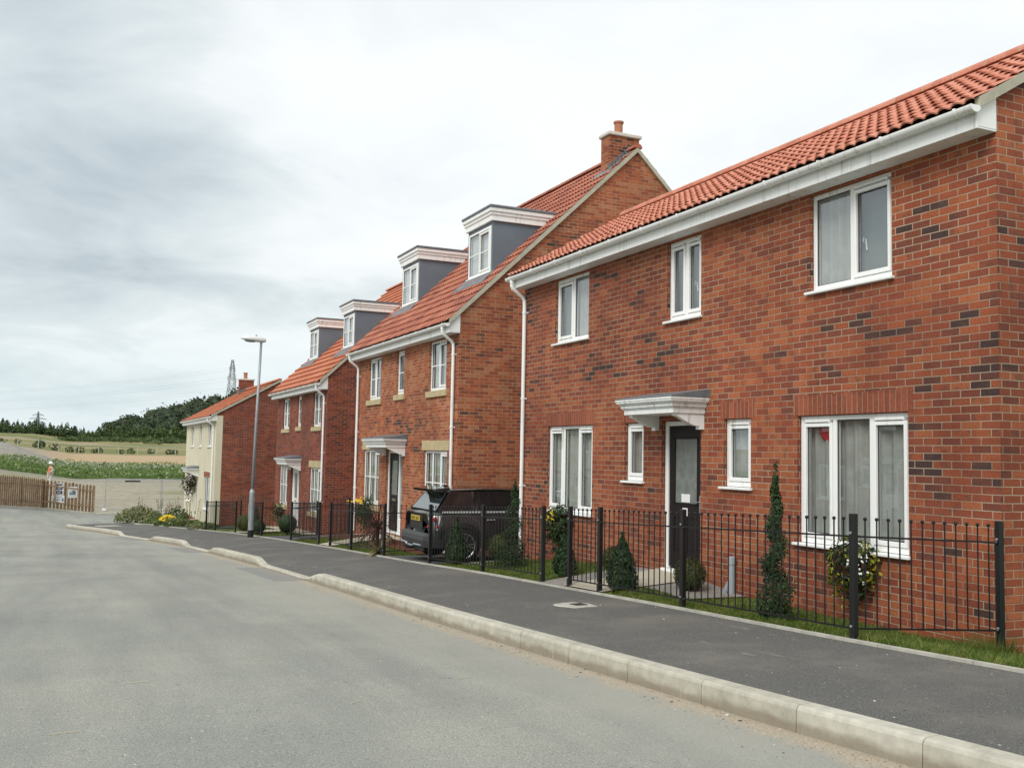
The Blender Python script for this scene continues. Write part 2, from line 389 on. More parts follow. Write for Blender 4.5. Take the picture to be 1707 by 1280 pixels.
WALLZ = [(-10, -1.5), (4, -1.60), (6.2, -1.66), (10, -1.64), (10.6, -1.56), (11.7, -1.54), (13.6, -1.63), (16.2, -1.84), (17, -2.0), (19.0, -2.08), (22.8, -2.05), (24.4, -2.05), (27.2, -2.3), (30.7, -2.6), (33, -2.65), (36, -2.72), (38.5, -2.9), (44, -3.3), (50, -3.38), (56, -3.5)]
FX = 7.58
def garden_z(X, Y):
    b0 = bx(Y); t = (X-b0)/max(.5, FX-b0)
    return G(Y)+(lerp_tab(WALLZ, Y)-G(Y))*max(0., min(1.05, t)) if t < 1.05 else lerp_tab(WALLZ, Y)
# ------------------------------------------------------------------ ground materials
def ground_mat(name, fn, rough=.9, bump=.3, bscale=60., dist=.01):
    mm = bpy.data.materials.new(name); mm.use_nodes = True; t = mm.node_tree; t.nodes.clear(); q = NB(t)
    p = q.n('ShaderNodeBsdfPrincipled'); o = q.n('ShaderNodeOutputMaterial'); t.links.new(p.outputs[0], o.inputs[0])
    pos = q.n('ShaderNodeNewGeometry').outputs['Position']
    q.put(p.inputs['Base Color'], fn(q, pos)); p.inputs['Roughness'].default_value = rough; p.inputs['Specular IOR Level'].default_value = .25
    bn = q.n('ShaderNodeBump'); bn.inputs['Strength'].default_value = bump; bn.inputs['Distance'].default_value = dist
    q.put(bn.inputs['Height'], q.noise(pos, bscale, 4, .7)); q.put(p.inputs['Normal'], bn.outputs[0])
    return mm
def road_col(q, pos):
    U, V, _ = q.sep(q.n('ShaderNodeUVMap').outputs[0])          # U: metres from the kerb
    agg = q.noise(pos, 95, 3, .75)
    c = q.ramp(agg, [(.28, (.145, .146, .132)), (.5, (.292, .294, .266)), (.72, (.47, .472, .43))])
    big = q.noise(pos, .45, 5, .6)
    c = q.mix(1., c, q.ramp(big, [(.3, (.84, .86, .87)), (.5, (.97, .98, .97)), (.7, (1.10, 1.09, 1.05))]), 'MULTIPLY')
    st = q.noise(q.vm('MULTIPLY', pos, (1.3, .16, 1.)), 1.1, 4, .6)     # tyre-track streaks along the street
    c = q.mix(1., c, q.ramp(st, [(.36, (.86, .87, .88)), (.6, (1.05, 1.05, 1.035))]), 'MULTIPLY')
    # dust washed towards the kerb, and a band of sandy grit in the channel
    dn = q.noise(pos, 2.2, 6, .65)
    dust = q.rng(q.m('ADD', U, q.m('MULTIPLY', q.m('SUBTRACT', dn, .5), 1.6)), .1, 1.7, .65, 0.)
    c = q.mix(dust, c, (.345, .338, .295))
    near = q.m('ADD', U, q.m('MULTIPLY', q.m('SUBTRACT', q.noise(pos, 5, 6, .7), .5), .55))
    sand = q.m('MULTIPLY', q.rng(near, .10, .30, 1., 0.), q.rng(V, -4, 18, .95, .6))
    sc = q.ramp(q.noise(pos, 70, 3, .8), [(.3, (.22, .175, .125)), (.5, (.42, .35, .26)), (.7, (.56, .48, .37))])
    c = q.mix(sand, c, sc)
    spk = q.noise(pos, 23, 2, .5)
    c = q.mix(q.rng(spk, .70, .74, 0., .55), c, (.47, .45, .39))
    c = q.mix(q.rng(q.noise(pos, 9, 3, .5), .71, .76, 0., .5), c, (.10, .10, .10))
    # patches of newer tarmac where the drives meet the road
    pt = None
    for a, e in DROPS:
        edge = q.m('MULTIPLY', q.rng(V, a-.15, a-.1, smooth=False), q.rng(V, e+.1, e+.15, 1., 0., smooth=False))
        pm = q.m('MULTIPLY', edge, q.rng(q.m('ADD', U, q.m('MULTIPLY', q.m('SUBTRACT', q.noise(pos, 3, 2), .5), .1)), .52, .56, 1., 0., smooth=False))
        pt = pm if pt is None else q.m('MAXIMUM', pt, pm)
    c = q.mix(q.m('MULTIPLY', pt, .6), c, q.mix(agg, (.14, .145, .15), (.26, .265, .26)))
    return c
M['road'] = ground_mat('dusty tarmac', road_col, .92, .5, 90, .006)
def pave_col(q, pos):
    agg = q.noise(pos, 120, 3, .8)
    c = q.ramp(agg, [(.28, (.036, .036, .034)), (.5, (.108, .107, .100)), (.72, (.26, .255, .235))])
    big = q.noise(pos, .9, 5, .65)
    c = q.mix(q.rng(big, .45, .70, 0., .6), c, (.20, .185, .16))
    sp = q.noise(pos, 34, 2, .4)
    c = q.mix(q.rng(sp, .735, .76, 0., .8), c, (.45, .44, .41))
    st = q.noise(q.vm('MULTIPLY', pos, (2.5, .5, 1.)), 1.7, 4, .7)
    c = q.mix(q.rng(st, .64, .72, 0., .6), c, (.30, .27, .22))
    return c
M['pave'] = ground_mat('black footpath tarmac', pave_col, .85, .6, 110, .006)
def drive_col(q, pos):
    return q.ramp(q.noise(pos, 110, 3, .8), [(.3, (.05, .05, .054)), (.55, (.10, .10, .105)), (.75, (.17, .17, .17))])
M['drive'] = ground_mat('drive tarmac', drive_col, .85, .5, 110, .006)
def kerb_col(q, pos):
    X, Y, Z = q.sep(pos)
    U, V, _ = q.sep(q.n('ShaderNodeUVMap').outputs[0])          # U: stone number along the kerb, V: height
    wn = q.n('ShaderNodeTexWhiteNoise', noise_dimensions='1D'); q.put(wn.inputs['W'], q.m('FLOOR', U))
    c = q.mix(wn.outputs[0], (.45, .43, .36), (.53, .51, .44))
    c = q.mix(1., c, q.ramp(q.noise(pos, 7, 6, .7), [(.3, (.76, .75, .74)), (.6, (1.06, 1.06, 1.05))]), 'MULTIPLY')
    stain = q.m('ADD', V, q.m('MULTIPLY', q.m('SUBTRACT', q.noise(q.vm('MULTIPLY', pos, (1, 1, 3)), 3.2, 5, .6), .5), .12))
    c = q.mix(q.rng(stain, .03, .10, .7, 0.), c, (.20, .165, .115))      # mud splash on the lower face
    drip = q.noise(q.comb(q.m('MULTIPLY', Y, 34.), 0., q.m('MULTIPLY', Z, 2.)), 1., 2)
    c = q.mix(q.m('MULTIPLY', q.rng(drip, .6, .72, 0., .55), q.rng(q.noise(pos, 1.3, 2), .55, .65)), c, (.60, .58, .52))
    return c
M['kerb'] = ground_mat('concrete kerb', kerb_col, .9, .35, 70, .004)
M['edging'] = mat('pale concrete edging', (.50, .485, .42), .9, .25, 6., .3, 60)
M['slab'] = mat('buff paving slab', (.50, .46, .36), .9, .14, 2.5, .2, 50)
def lawn_col(q, pos):
    f = q.noise(pos, 1.3, 5, .65)
    c = q.ramp(f, [(.3, (.055, .095, .016)), (.55, (.105, .155, .026)), (.75, (.19, .19, .045))])
    return q.mix(1., c, q.ramp(q.noise(pos, 80, 3, .8), [(.3, (.55, .55, .55)), (.7, (1.3, 1.3, 1.3))]), 'MULTIPLY')
M['lawn'] = ground_mat('turf', lawn_col, .95, .8, 60, .03)
M['gravel'] = ground_mat('grey gravel', lambda q, pos: q.ramp(q.noise(pos, 45, 3, .8), [(.3, (.14, .13, .12)), (.5, (.33, .31, .28)), (.7, (.50, .48, .44))]), .95, 1., 45, .03)
M['bark'] = ground_mat('red bark mulch', lambda q, pos: q.ramp(q.noise(pos, 30, 4, .8), [(.3, (.05, .022, .014)), (.6, (.16, .065, .035)), (.75, (.22, .10, .06))]), .95, 1., 30, .03)
def site_col(q, pos):
    X, Y, Z = q.sep(pos)
    w = q.m('MULTIPLY', q.m('SUBTRACT', q.noise(pos, .06, 4, .6), .5), 16.)
    yy = q.m('ADD', Y, w)
    st = q.ramp(q.noise(pos, 1.6, 6, .75), [(.3, (.20, .18, .135)), (.5, (.325, .295, .225)), (.7, (.43, .395, .315))])
    st = q.mix(q.rng(q.noise(q.vm('MULTIPLY', pos, (.25, 1., 1.)), .16, 4, .6), .53, .66, 0., .75), st, (.17, .18, .06))
    grit = q.ramp(q.noise(pos, .9, 6, .8), [(.3, (.20, .19, .165)), (.6, (.33, .31, .265)), (.75, (.42, .39, .33))])
    tan = q.mix(q.noise(pos, .12, 4, .7), (.36, .27, .15), (.46, .34, .22))
    field = q.ramp(q.noise(q.vm('MULTIPLY', pos, (.35, 1., 1.)), .10, 5, .7), [(.30, (.35, .265, .18)), (.44, (.30, .245, .14)), (.53, (.18, .185, .07)), (.68, (.105, .145, .045))])
    c = q.mix(q.rng(yy, 128, 140), st, grit)
    turf = q.mix(q.noise(pos, 1.2, 4, .7), (.05, .10, .02), (.16, .22, .06))
    c = q.mix(q.m('MULTIPLY', q.rng(Y, 137.5, 138.5), q.rng(Y, 148, 152, 1., 0.)), c, turf)
    c = q.mix(q.m('MULTIPLY', q.rng(yy, 184, 188), q.rng(X, -9, 3)), c, tan)
    c = q.mix(q.rng(q.m('ADD', Y, q.m('MULTIPLY', w, .3)), 199, 204), c, field)
    c = q.mix(q.rng(Y, 330, 380), c, (.10, .14, .045))
    return c
M['site'] = ground_mat('building site ground', site_col, .95, .7, 6, .08)

# ------------------------------------------------------------------ terrain, road, pavement
def site_z(X, Y):
    base = -4.06+rise(X, 66)
    z = base
    z += .95*math.exp(-((X+.6)/2.2)**2-((Y-74)/4.5)**2)            # spoil heap the site worker stands on
    z += 1.1*sstep(137, 146, Y)-.3*sstep(146, 152, Y)
    z += 2.1*sstep(176, 206, Y)
    z += 3.1*math.exp(-((Y-170)/11)**2)*sstep(7, -13, X)            # gravel mound at the left
    z += 3.6*sstep(205, 305, Y)
    z += 2.0*sstep(300, 600, Y)
    z += 20.5*math.exp(-((X-98)/60)**2-((Y-455)/75)**2)               # the wooded hill
    z += 6*sstep(700, 2500, Y)
    if X > 6: z += .0*X
    z += (noise.noise(Vector((X*.05, Y*.05, 0)))*.5+noise.noise(Vector((X*.3, Y*.3, 5)))*.10)*sstep(70, 100, Y)
    z += noise.noise(Vector((X*.7, Y*.7, 9)))*.06*sstep(66, 72, Y)
    return z
def terrain_z(X, Y):
    lo = G(Y)-.75+rise(X, Y)
    if Y < 62: return lo
    return lo+(site_z(X, Y)-lo)*sstep(64.0, 67.5, Y)
def grid(xs, ys, zf, m, uvf=None):
    mb = MB(); nx = len(xs)
    mb.v = [(x, y, zf(x, y)) for y in ys for x in xs]
    i = mb.mid(m)
    mb.f = [(j*nx+k, j*nx+k+1, (j+1)*nx+k+1, (j+1)*nx+k) for j in range(len(ys)-1) for k in range(nx-1)]
    mb.mi = [i]*len(mb.f)
    if uvf: mb.uv = [uvf(v[0], v[1]) for v in mb.v]
    return mb
def spread_axis(a, c, step, far, g=1.35):
    l = []; x = a; s = step
    while x > -far: s *= g; x -= s; l.insert(0, x)
    x = a
    while x < c: l.append(x); x += step
    s = step
    while x < far: l.append(x); s *= g; x += s
    l.append(x); return l
ys = []
y = -400.
while y < 9000:
    ys.append(y); y += 60 if y < -60 else 6 if y < 58 else .8 if y < 80 else 2. if y < 150 else 4. if y < 320 else 12 if y < 620 else 120 if y < 2000 else 1000
xs = spread_axis(-26, 40, 1.2, 6000, 1.3)
struct(grid(xs, ys, terrain_z, 'site').build('ground', smooth=True))

def frange(a, c, s):
    n = max(1, int(round((c-a)/s))); return [a+(c-a)*i/n for i in range(n+1)]
rx = frange(-14, 2.2, .6)[:-1]+frange(2.2, 5.4, .16)[:-1]+frange(5.4, 22, 1.2)
ry = frange(-30, 2, 1.5)[:-1]+frange(2, 48, .5)[:-1]+frange(48, 66.3, .6)
def road_uv(X, Y): return (kx(min(Y, 47))-X if Y < 46 else 3.0, Y)
def road_zz(X, Y):
    if Y < 49 and X > kx(min(Y, 47))+.9: return road_z(X, Y)-.3    # tucked under the footway
    return road_z(X, Y)
struct(grid(rx, ry, road_zz, 'road', road_uv).build('road', smooth=True))

# kerb path: the straight run, then the nose round the corner
KP = [(kx(t), t) for t in frange(-30, 47.2, .305)]
NOSE = [(.50, 47.8), (.42, 48.3), (.46, 48.8), (.66, 49.3), (1.05, 49.75), (1.6, 50.1), (2.3, 50.35), (3.2, 50.55), (4.4, 50.7), (6., 50.85), (9., 51.1), (14., 51.4), (20., 51.6)]
nk = len(KP); KP += NOSE
def nrm2(P, i):
    a, c = P[max(i-1, 0)], P[min(i+1, len(P)-1)]; d = Vector((c[0]-a[0], c[1]-a[1])).normalized()
    return Vector((d.y, -d.x))          # to the right of travel: away from the road
kb = MB(); kb.uv = []
for i in range(len(KP)-1):
    ring = []
    for j in (i, i+1):
        n = nrm2(KP, j); x, y = KP[j]
        rz_ = road_z(x, y) if j < nk else road_z(x-n.x*.1, y-n.y*.1)
        up = kerb_up(y) if j < nk else max(.09, .162-.012*(j-nk))
        pr = [(-.012, -.15), (-.006, up-.028), (.002, up-.012), (.018, up), (.122, up+.004), (.125, up-.12)]
        ring.append([(x+n.x*a, y+n.y*a, rz_+c) for a, c in pr]); uvs = [(0, c*.162/max(up, .02)) for a, c in pr]
    k = len(kb.v); np_ = 6
    stone = i/3.
    gap = .006 if i % 3 == 0 else 0
    d = (Vector(ring[1][0])-Vector(ring[0][0])).normalized()*gap
    kb.v += [tuple(Vector(p)+d) for p in ring[0]]+ring[1]
    kb.uv += [(stone, u[1]) for u in uvs]+[(stone+.3, u[1]) for u in uvs]
    mi = kb.mid('kerb')
    for a in range(np_-1): kb.f.append((k+a, k+np_+a, k+np_+a+1, k+a+1)); kb.mi.append(mi)
    if gap: kb.f.append((k, k+1, k+2, k+3, k+4, k+5)); kb.mi.append(mi)
struct(kb.build('kerb'))

# pavement between kerb and edging
pv = MB(); rows = []
NA = 9
for i, (x, y) in enumerate(KP[:nk+8]):
    n = nrm2(KP, i)
    if i < nk:
        up = kerb_up(y); bxx, byy = bx(y), y
        z0 = road_z(x, y)+up-.003
    else:
        t = (i-nk+1)/8.; byy = 47.2+t*3.1; bxx = bx(byy); up = max(.09, .162-.012*(i-nk)); z0 = road_z(x, y)+up-.003
    z1 = G(byy)-.012
    x0, y0 = x+n.x*.1, y+n.y*.1
    row = []
    for a in range(NA):
        t = a/(NA-1); tt = sstep(0, .45, t)*.3+t*.7
        wob = noise.noise(Vector((x0*1.1+t*3, y0*.8, 2)))*.008*math.sin(math.pi*t)
        row.append((x0+(bxx-x0)*t, y0+(byy-y0)*t, z0+(z1-z0)*min(1, tt)+wob))
    rows.append(row)
pv.v = [p for r in rows for p in r]; i0 = pv.mid('pave')
pv.f = [(j*NA+k, j*NA+k+1, (j+1)*NA+k+1, (j+1)*NA+k) for j in range(len(rows)-1) for k in range(NA-1)]
pv.mi = [i0]*len(pv.f)
struct(pv.build('pavement', smooth=True))

eb = MB()
bp = [(bx(t), t) for t in frange(-30, 50.3, .9)]
for (a, c) in zip(bp, bp[1:]):
    z0_, z1_ = G(a[1]), G(c[1])
    eb.add([(a[0]-.004, a[1], z0_-.2), (c[0]-.004, c[1]-.008, z1_-.2), (c[0]-.004, c[1]-.008, z1_+.012), (a[0]-.004, a[1], z0_+.012),
            (a[0]+.046, a[1], z0_+.012), (c[0]+.046, c[1]-.008, z1_+.012), (c[0]+.046, c[1]-.008, z1_-.2), (a[0]+.046, a[1], z0_-.2)],
           [(0, 1, 2, 3), (3, 2, 5, 4), (4, 5, 6, 7), (0, 3, 4, 7), (1, 6, 5, 2)], 'edging')
struct(eb.build('edging_strip'))

# front gardens: sheets laid between the edging and the house fronts
def garden(name, y0, y1, m, t0=0., t1=1.0, x1=None, dz=0., step=.3):
    mb = MB(); yy = frange(y0, y1, step); n = 12
    for y in yy:
        a = bx(y)+.046; e = x1 if x1 is not None else FX
        xa, xe = a+(e-a)*t0, a+(e-a)*t1
        for k in range(n+1):
            x = xa+(xe-xa)*k/n
            mb.v.append((x, y, garden_z(x, y)+dz))
    i = mb.mid(m)
    mb.f = [(j*(n+1)+k, j*(n+1)+k+1, (j+1)*(n+1)+k+1, (j+1)*(n+1)+k) for j in range(len(yy)-1) for k in range(n)]
    mb.mi = [i]*len(mb.f)
    return struct(mb.build(name, smooth=True))
garden('lawn', -12, 50.2, 'lawn', x1=16, dz=-.012, step=.5)
garden('path', 10.72, 11.75, 'slab', dz=.022)
garden('gravel_border', 9.75, 10.72, 'gravel', .42, 1., dz=.010)
garden('gravel_border', 11.75, 12.45, 'gravel', .0, 1., dz=.010)
garden('gravel_border', 15.9, 16.5, 'gravel', .25, 1., dz=.008)
garden('driveway', 16.6, 19.25, 'drive', x1=13, dz=.01)
garden('path', 23.35, 24.35, 'slab', dz=.022)
garden('bark_bed', 24.35, 27.1, 'bark', .42, 1., dz=.012)
garden('bark_bed', 19.5, 23.3, 'bark', .5, 1., dz=.012)
garden('path', 19.5, 27.4, 'slab', .88, 1., dz=.018)
garden('driveway', 27.3, 30.5, 'drive', x1=13, dz=.01)
garden('path', 33.2, 34.4, 'slab', dz=.022)
garden('path', 31., 38.4, 'slab', .72, 1., dz=.016)
garden('driveway', 38.7, 41.6, 'drive', x1=13, dz=.01)
garden('path', 49.9, 50.8, 'slab', .4, .8, dz=.03)

# grass blades on the near lawns
gb = MB()
def blades(n, y0, y1, ta, tb, h0, h1, xe=FX, skip=None):
    for _ in range(n):
        y = rng.uniform(y0, y1); a = bx(y)+.05; x = a+(xe-a)*rng.uniform(ta, tb)
        if skip and skip(x, y): continue
        if noise.noise(Vector((x*2.2, y*2.2, 0))) < -.35 and rng.random() < .6: continue
        h = rng.uniform(h0, h1)*(1+.5*noise.noise(Vector((x*1.5, y*1.5, 3)))); w = rng.uniform(.003, .006); an = rng.random()*6.28
        lx, ly = rng.gauss(0, .45)*h, rng.gauss(0, .45)*h; z = garden_z(x, y)-.012
        c_, s_ = math.cos(an)*w, math.sin(an)*w
        gb.add([(x-c_, y-s_, z), (x+c_, y+s_, z), (x+lx*.4+c_*.7, y+ly*.4+s_*.7, z+h*.6), (x+lx*.4-c_*.7, y+ly*.4-s_*.7, z+h*.6), (x+lx, y+ly, z+h)], [(0, 1, 2, 3), (3, 2, 4)], 'blade')
M['blade'] = leaf_mat('grass blade', [(.25, (.06, .105, .016)), (.5, (.12, .175, .03)), (.72, (.23, .24, .065))], 3., .3)
blades(9000, 4.2, 7.2, .0, 1.0, .03, .085)
blades(3500, 4.0, 6.2, .0, 1.0, .04, .10, xe=9.0)
blades(13000, 7.2, 10.7, .0, 1., .02, .055, skip=lambda x, y: y > 9.7 and x > 6.75)
blades(9000, 11.8, 16.5, 0, 1., .02, .05, skip=lambda x, y: y < 12.45)
blades(5000, 19.4, 23.3, 0, .55, .02, .05)
blades(4000, 24.4, 27.2, 0, .5, .02, .05)
blades(3000, 30.7, 33.1, 0, .75, .02, .05)
for _ in range(420):          # a rough tuft left at the foot of the end post
    a = rng.gauss(0, .13); c = rng.gauss(0, .09); h = rng.uniform(.08, .24); z = garden_z(7.4, 6.2)-.01; w = .004
    gb.add([(7.42+a-w, 6.2+c, z), (7.42+a+w, 6.2+c, z), (7.42+a*1.7, 6.2+c*1.6, z+h)], [(0, 1, 2)], 'blade')
tag(gb.build('grass'), 'short green grass growing on the front lawns behind the railings', 'grass', kind='stuff')

# far kerb in front of the site fence where the road turns
fk = MB()
FK = [(-12., 50.6), (-9.2, 52.), (-4.6, 57.6), (-2.6, 61.0), (-.6, 64.3), (0.6, 64.75), (2.2, 65.0), (6., 65.2), (12., 65.4), (22., 65.6)]
for a, c in zip(FK, FK[1:]):
    n_ = Vector((c[0]-a[0], c[1]-a[1], 0)).normalized(); n_ = Vector((-n_.y, n_.x, 0))
    ring = []
    for p in (a, c):
        z_ = road_z(*p); ring += [(p[0], p[1], z_-.1), (p[0], p[1], z_+.11), (p[0]+n_.x*.02, p[1]+n_.y*.02, z_+.125), (p[0]+n_.x*.16, p[1]+n_.y*.16, z_+.13), (p[0]+n_.x*.55, p[1]+n_.y*.55, z_+.11)]
    fk.add(ring, [(i, i+1, i+6, i+5) for i in range(4)], 'edging')
fko = struct(fk.build('kerb'))
# ------------------------------------------------------------------ houses (local: x into the house, y along the street, z above floor level)
def holed_front(mb, W, z0, z1, holes, m, dep=.11, x=0.):
    ys_ = sorted({0, W, *[h[0] for h in holes], *[h[1] for h in holes]}); zs_ = sorted({z0, z1, *[h[2] for h in holes], *[h[3] for h in holes]})
    for a, c in zip(ys_, ys_[1:]):
        for e, f in zip(zs_, zs_[1:]):
            my, mz = (a+c)/2, (e+f)/2
            if any(h[0] < my < h[1] and h[2] < mz < h[3] for h in holes): continue
            mb.quad((x, a, e), (x, a, f), (x, c, f), (x, c, e), m)
    for a, c, e, f in holes:
        mb.quad((x, a, e), (x+dep, a, e), (x+dep, a, f), (x, a, f), m); mb.quad((x, c, e), (x, c, f), (x+dep, c, f), (x+dep, c, e), m)
        mb.quad((x, a, f), (x+dep, a, f), (x+dep, c, f), (x, c, f), m); mb.quad((x, a, e), (x, c, e), (x+dep, c, e), (x+dep, a, e), m)

def make_window(par, y0, y1, z0, z1, n=2, opens=(), bars=False, sill='pvc', x=.05, handles=(), fw=.055, div=None, name='window', flat=False):
    w = MB(); g = MB(); xa, xb = x, x+.065
    w.bbox(xa, xb, y0+.004, y0+fw, z0+.002, z1-.003, 'pvc', .005); w.bbox(xa, xb, y1-fw, y1-.004, z0+.002, z1-.003, 'pvc', .005)
    w.bbox(xa+.001, xb, y0+fw-.002, y1-fw+.002, z1-fw, z1-.004, 'pvc', .005); w.bbox(xa+.001, xb, y0+fw-.002, y1-fw+.002, z0+.003, z0+fw+.01, 'pvc', .005)
    ed = div or [y0+(y1-y0)*i/n for i in range(n+1)]
    for e in ed[1:-1]: w.bbox(xa+.002, xb, e-.028, e+.028, z0+fw, z1-fw, 'pvc', .004)
    for i in range(n):
        a = ed[i]+(fw if i == 0 else .028); c = ed[i+1]-(fw if i == n-1 else .028); e, f = z0+fw+.01, z1-fw
        if i in opens:
            s = .042; xs_ = xa-.014
            w.bbox(xs_, xb-.01, a+.002, a+s, e+.002, f-.03, 'pvc', .005); w.bbox(xs_, xb-.01, c-s, c-.002, e+.002, f-.03, 'pvc', .005)
            w.bbox(xs_+.001, xb-.01, a+s-.002, c-s+.002, f-.03-s, f-.031, 'pvc', .005); w.bbox(xs_+.001, xb-.01, a+s-.002, c-s+.002, e+.003, e+s+.01, 'pvc', .005)
            w.bbox(xs_-.004, xb-.02, a+.03, c-.03, f-.026, f+.012, 'pvc', .004); w.box(xs_-.0045, xs_, a+.05, c-.05, f-.024, f-.018, 'pvc_shadow')
            a += s; c -= s; e += s+.01; f -= .03+s
        for q in ((a, a+.009, e, f), (c-.009, c, e, f), (a+.009, c-.009, f-.009, f), (a+.009, c-.009, e, e+.009)):
            w.box(xa+.018, xa+.026, q[0], q[1], q[2], q[3], 'gasket')
        if bars: w.box(xa+.012, xa+.03, a, c, (e+f)/2-.012, (e+f)/2+.012, 'pvc')
        g.quad((xa+.03, a, e), (xa+.03, a, f), (xa+.03, c, f), (xa+.03, c, e), 'glass')
    o = w.build(name, par)
    g.build('pane', par if flat else o)
    if sill == 'pvc':
        sb = MB(); sb.bbox(-.055, x+.06, y0+.004, y1-.004, z0-.034, z0-.002, 'pvc', .006); sb.bbox(-.056, -.001, y0-.04, y1+.04, z0-.0345, z0-.0025, 'pvc', .006); sb.build('sill', o)
    elif sill == 'stone':
        sb = MB(); sb.bbox(-.045, .09, y0-.1, y1+.1, z0-.15, z0-.012, 'stone', .006); sb.build('sill', o)
    if handles:
        hb = MB()
        for i in handles:
            yy = ed[i+1]-.085; zz = z0+(z1-z0)*.42
            hb.bbox(xb+.004, xb+.02, yy-.012, yy+.012, zz-.01, zz+.05, 'chrome', .003); hb.tube([(xb+.02, yy, zz+.03), (xb+.045, yy, zz+.03), (xb+.05, yy-.012, zz-.09)], .009, 6, 'pvc')
        hb.build('handle', o)
    return o

def roof_slope(mb, xe, ze, pitch, L, Y0, Y1, gauge, m, roll=.15, amp=.036, lift=.018, xdir=1, flat=False):
    cp, sp = math.cos(pitch), math.sin(pitch)
    if mb.uv is None: mb.uv = [(0, 0)]*len(mb.v)
    nC = max(1, int(round(L/gauge))); g_ = L/nC
    cols = []
    ny = int(round((Y1-Y0)/roll*(2 if flat else 8)))
    for k in range(ny+1):
        y = Y0+(Y1-Y0)*k/ny; ph = y/roll*2*math.pi
        p = 0 if flat else amp*((.5+.5*math.cos(ph))**.8+.12*math.sin(2*ph))
        cols.append((y, p))
    i = mb.mid(m); nr = ny+1
    for c in range(nC):
        s0 = c*g_-(.03 if c else 0); s1 = (c+1)*g_+.01
        k = len(mb.v)
        for s_, h, drop in ((s0, lift, True), (s0, lift, False), (s1, .0, False)):
            for y, p in cols:
                jit = .004*noise.noise(Vector((math.floor(y/.3)*3.7, c*5.1, xe)))
                if flat: hh = (p+h+jit) if not drop else -.012
                else: hh = (p+h+jit-(.016 if drop else 0)) if s_ == s0 else p*.28+.002
                s2 = s_+(jit*2 if s_ == s0 else 0)
                mb.v.append((xe+xdir*(s2*cp-hh*sp), y, ze+s2*sp+hh*cp)); mb.uv.append((y+(.15 if c % 2 else 0), c+.5))
        for r in (0, 1):
            for a in range(ny):
                f = (k+r*nr+a, k+r*nr+a+1, k+(r+1)*nr+a+1, k+(r+1)*nr+a)
                mb.f.append(f if xdir < 0 else f[::-1]); mb.mi.append(i)
def uvpad(mb):
    if mb.uv is not None:
        while len(mb.uv) < len(mb.v): mb.uv.append((mb.v[len(mb.uv)][1], 50.5))

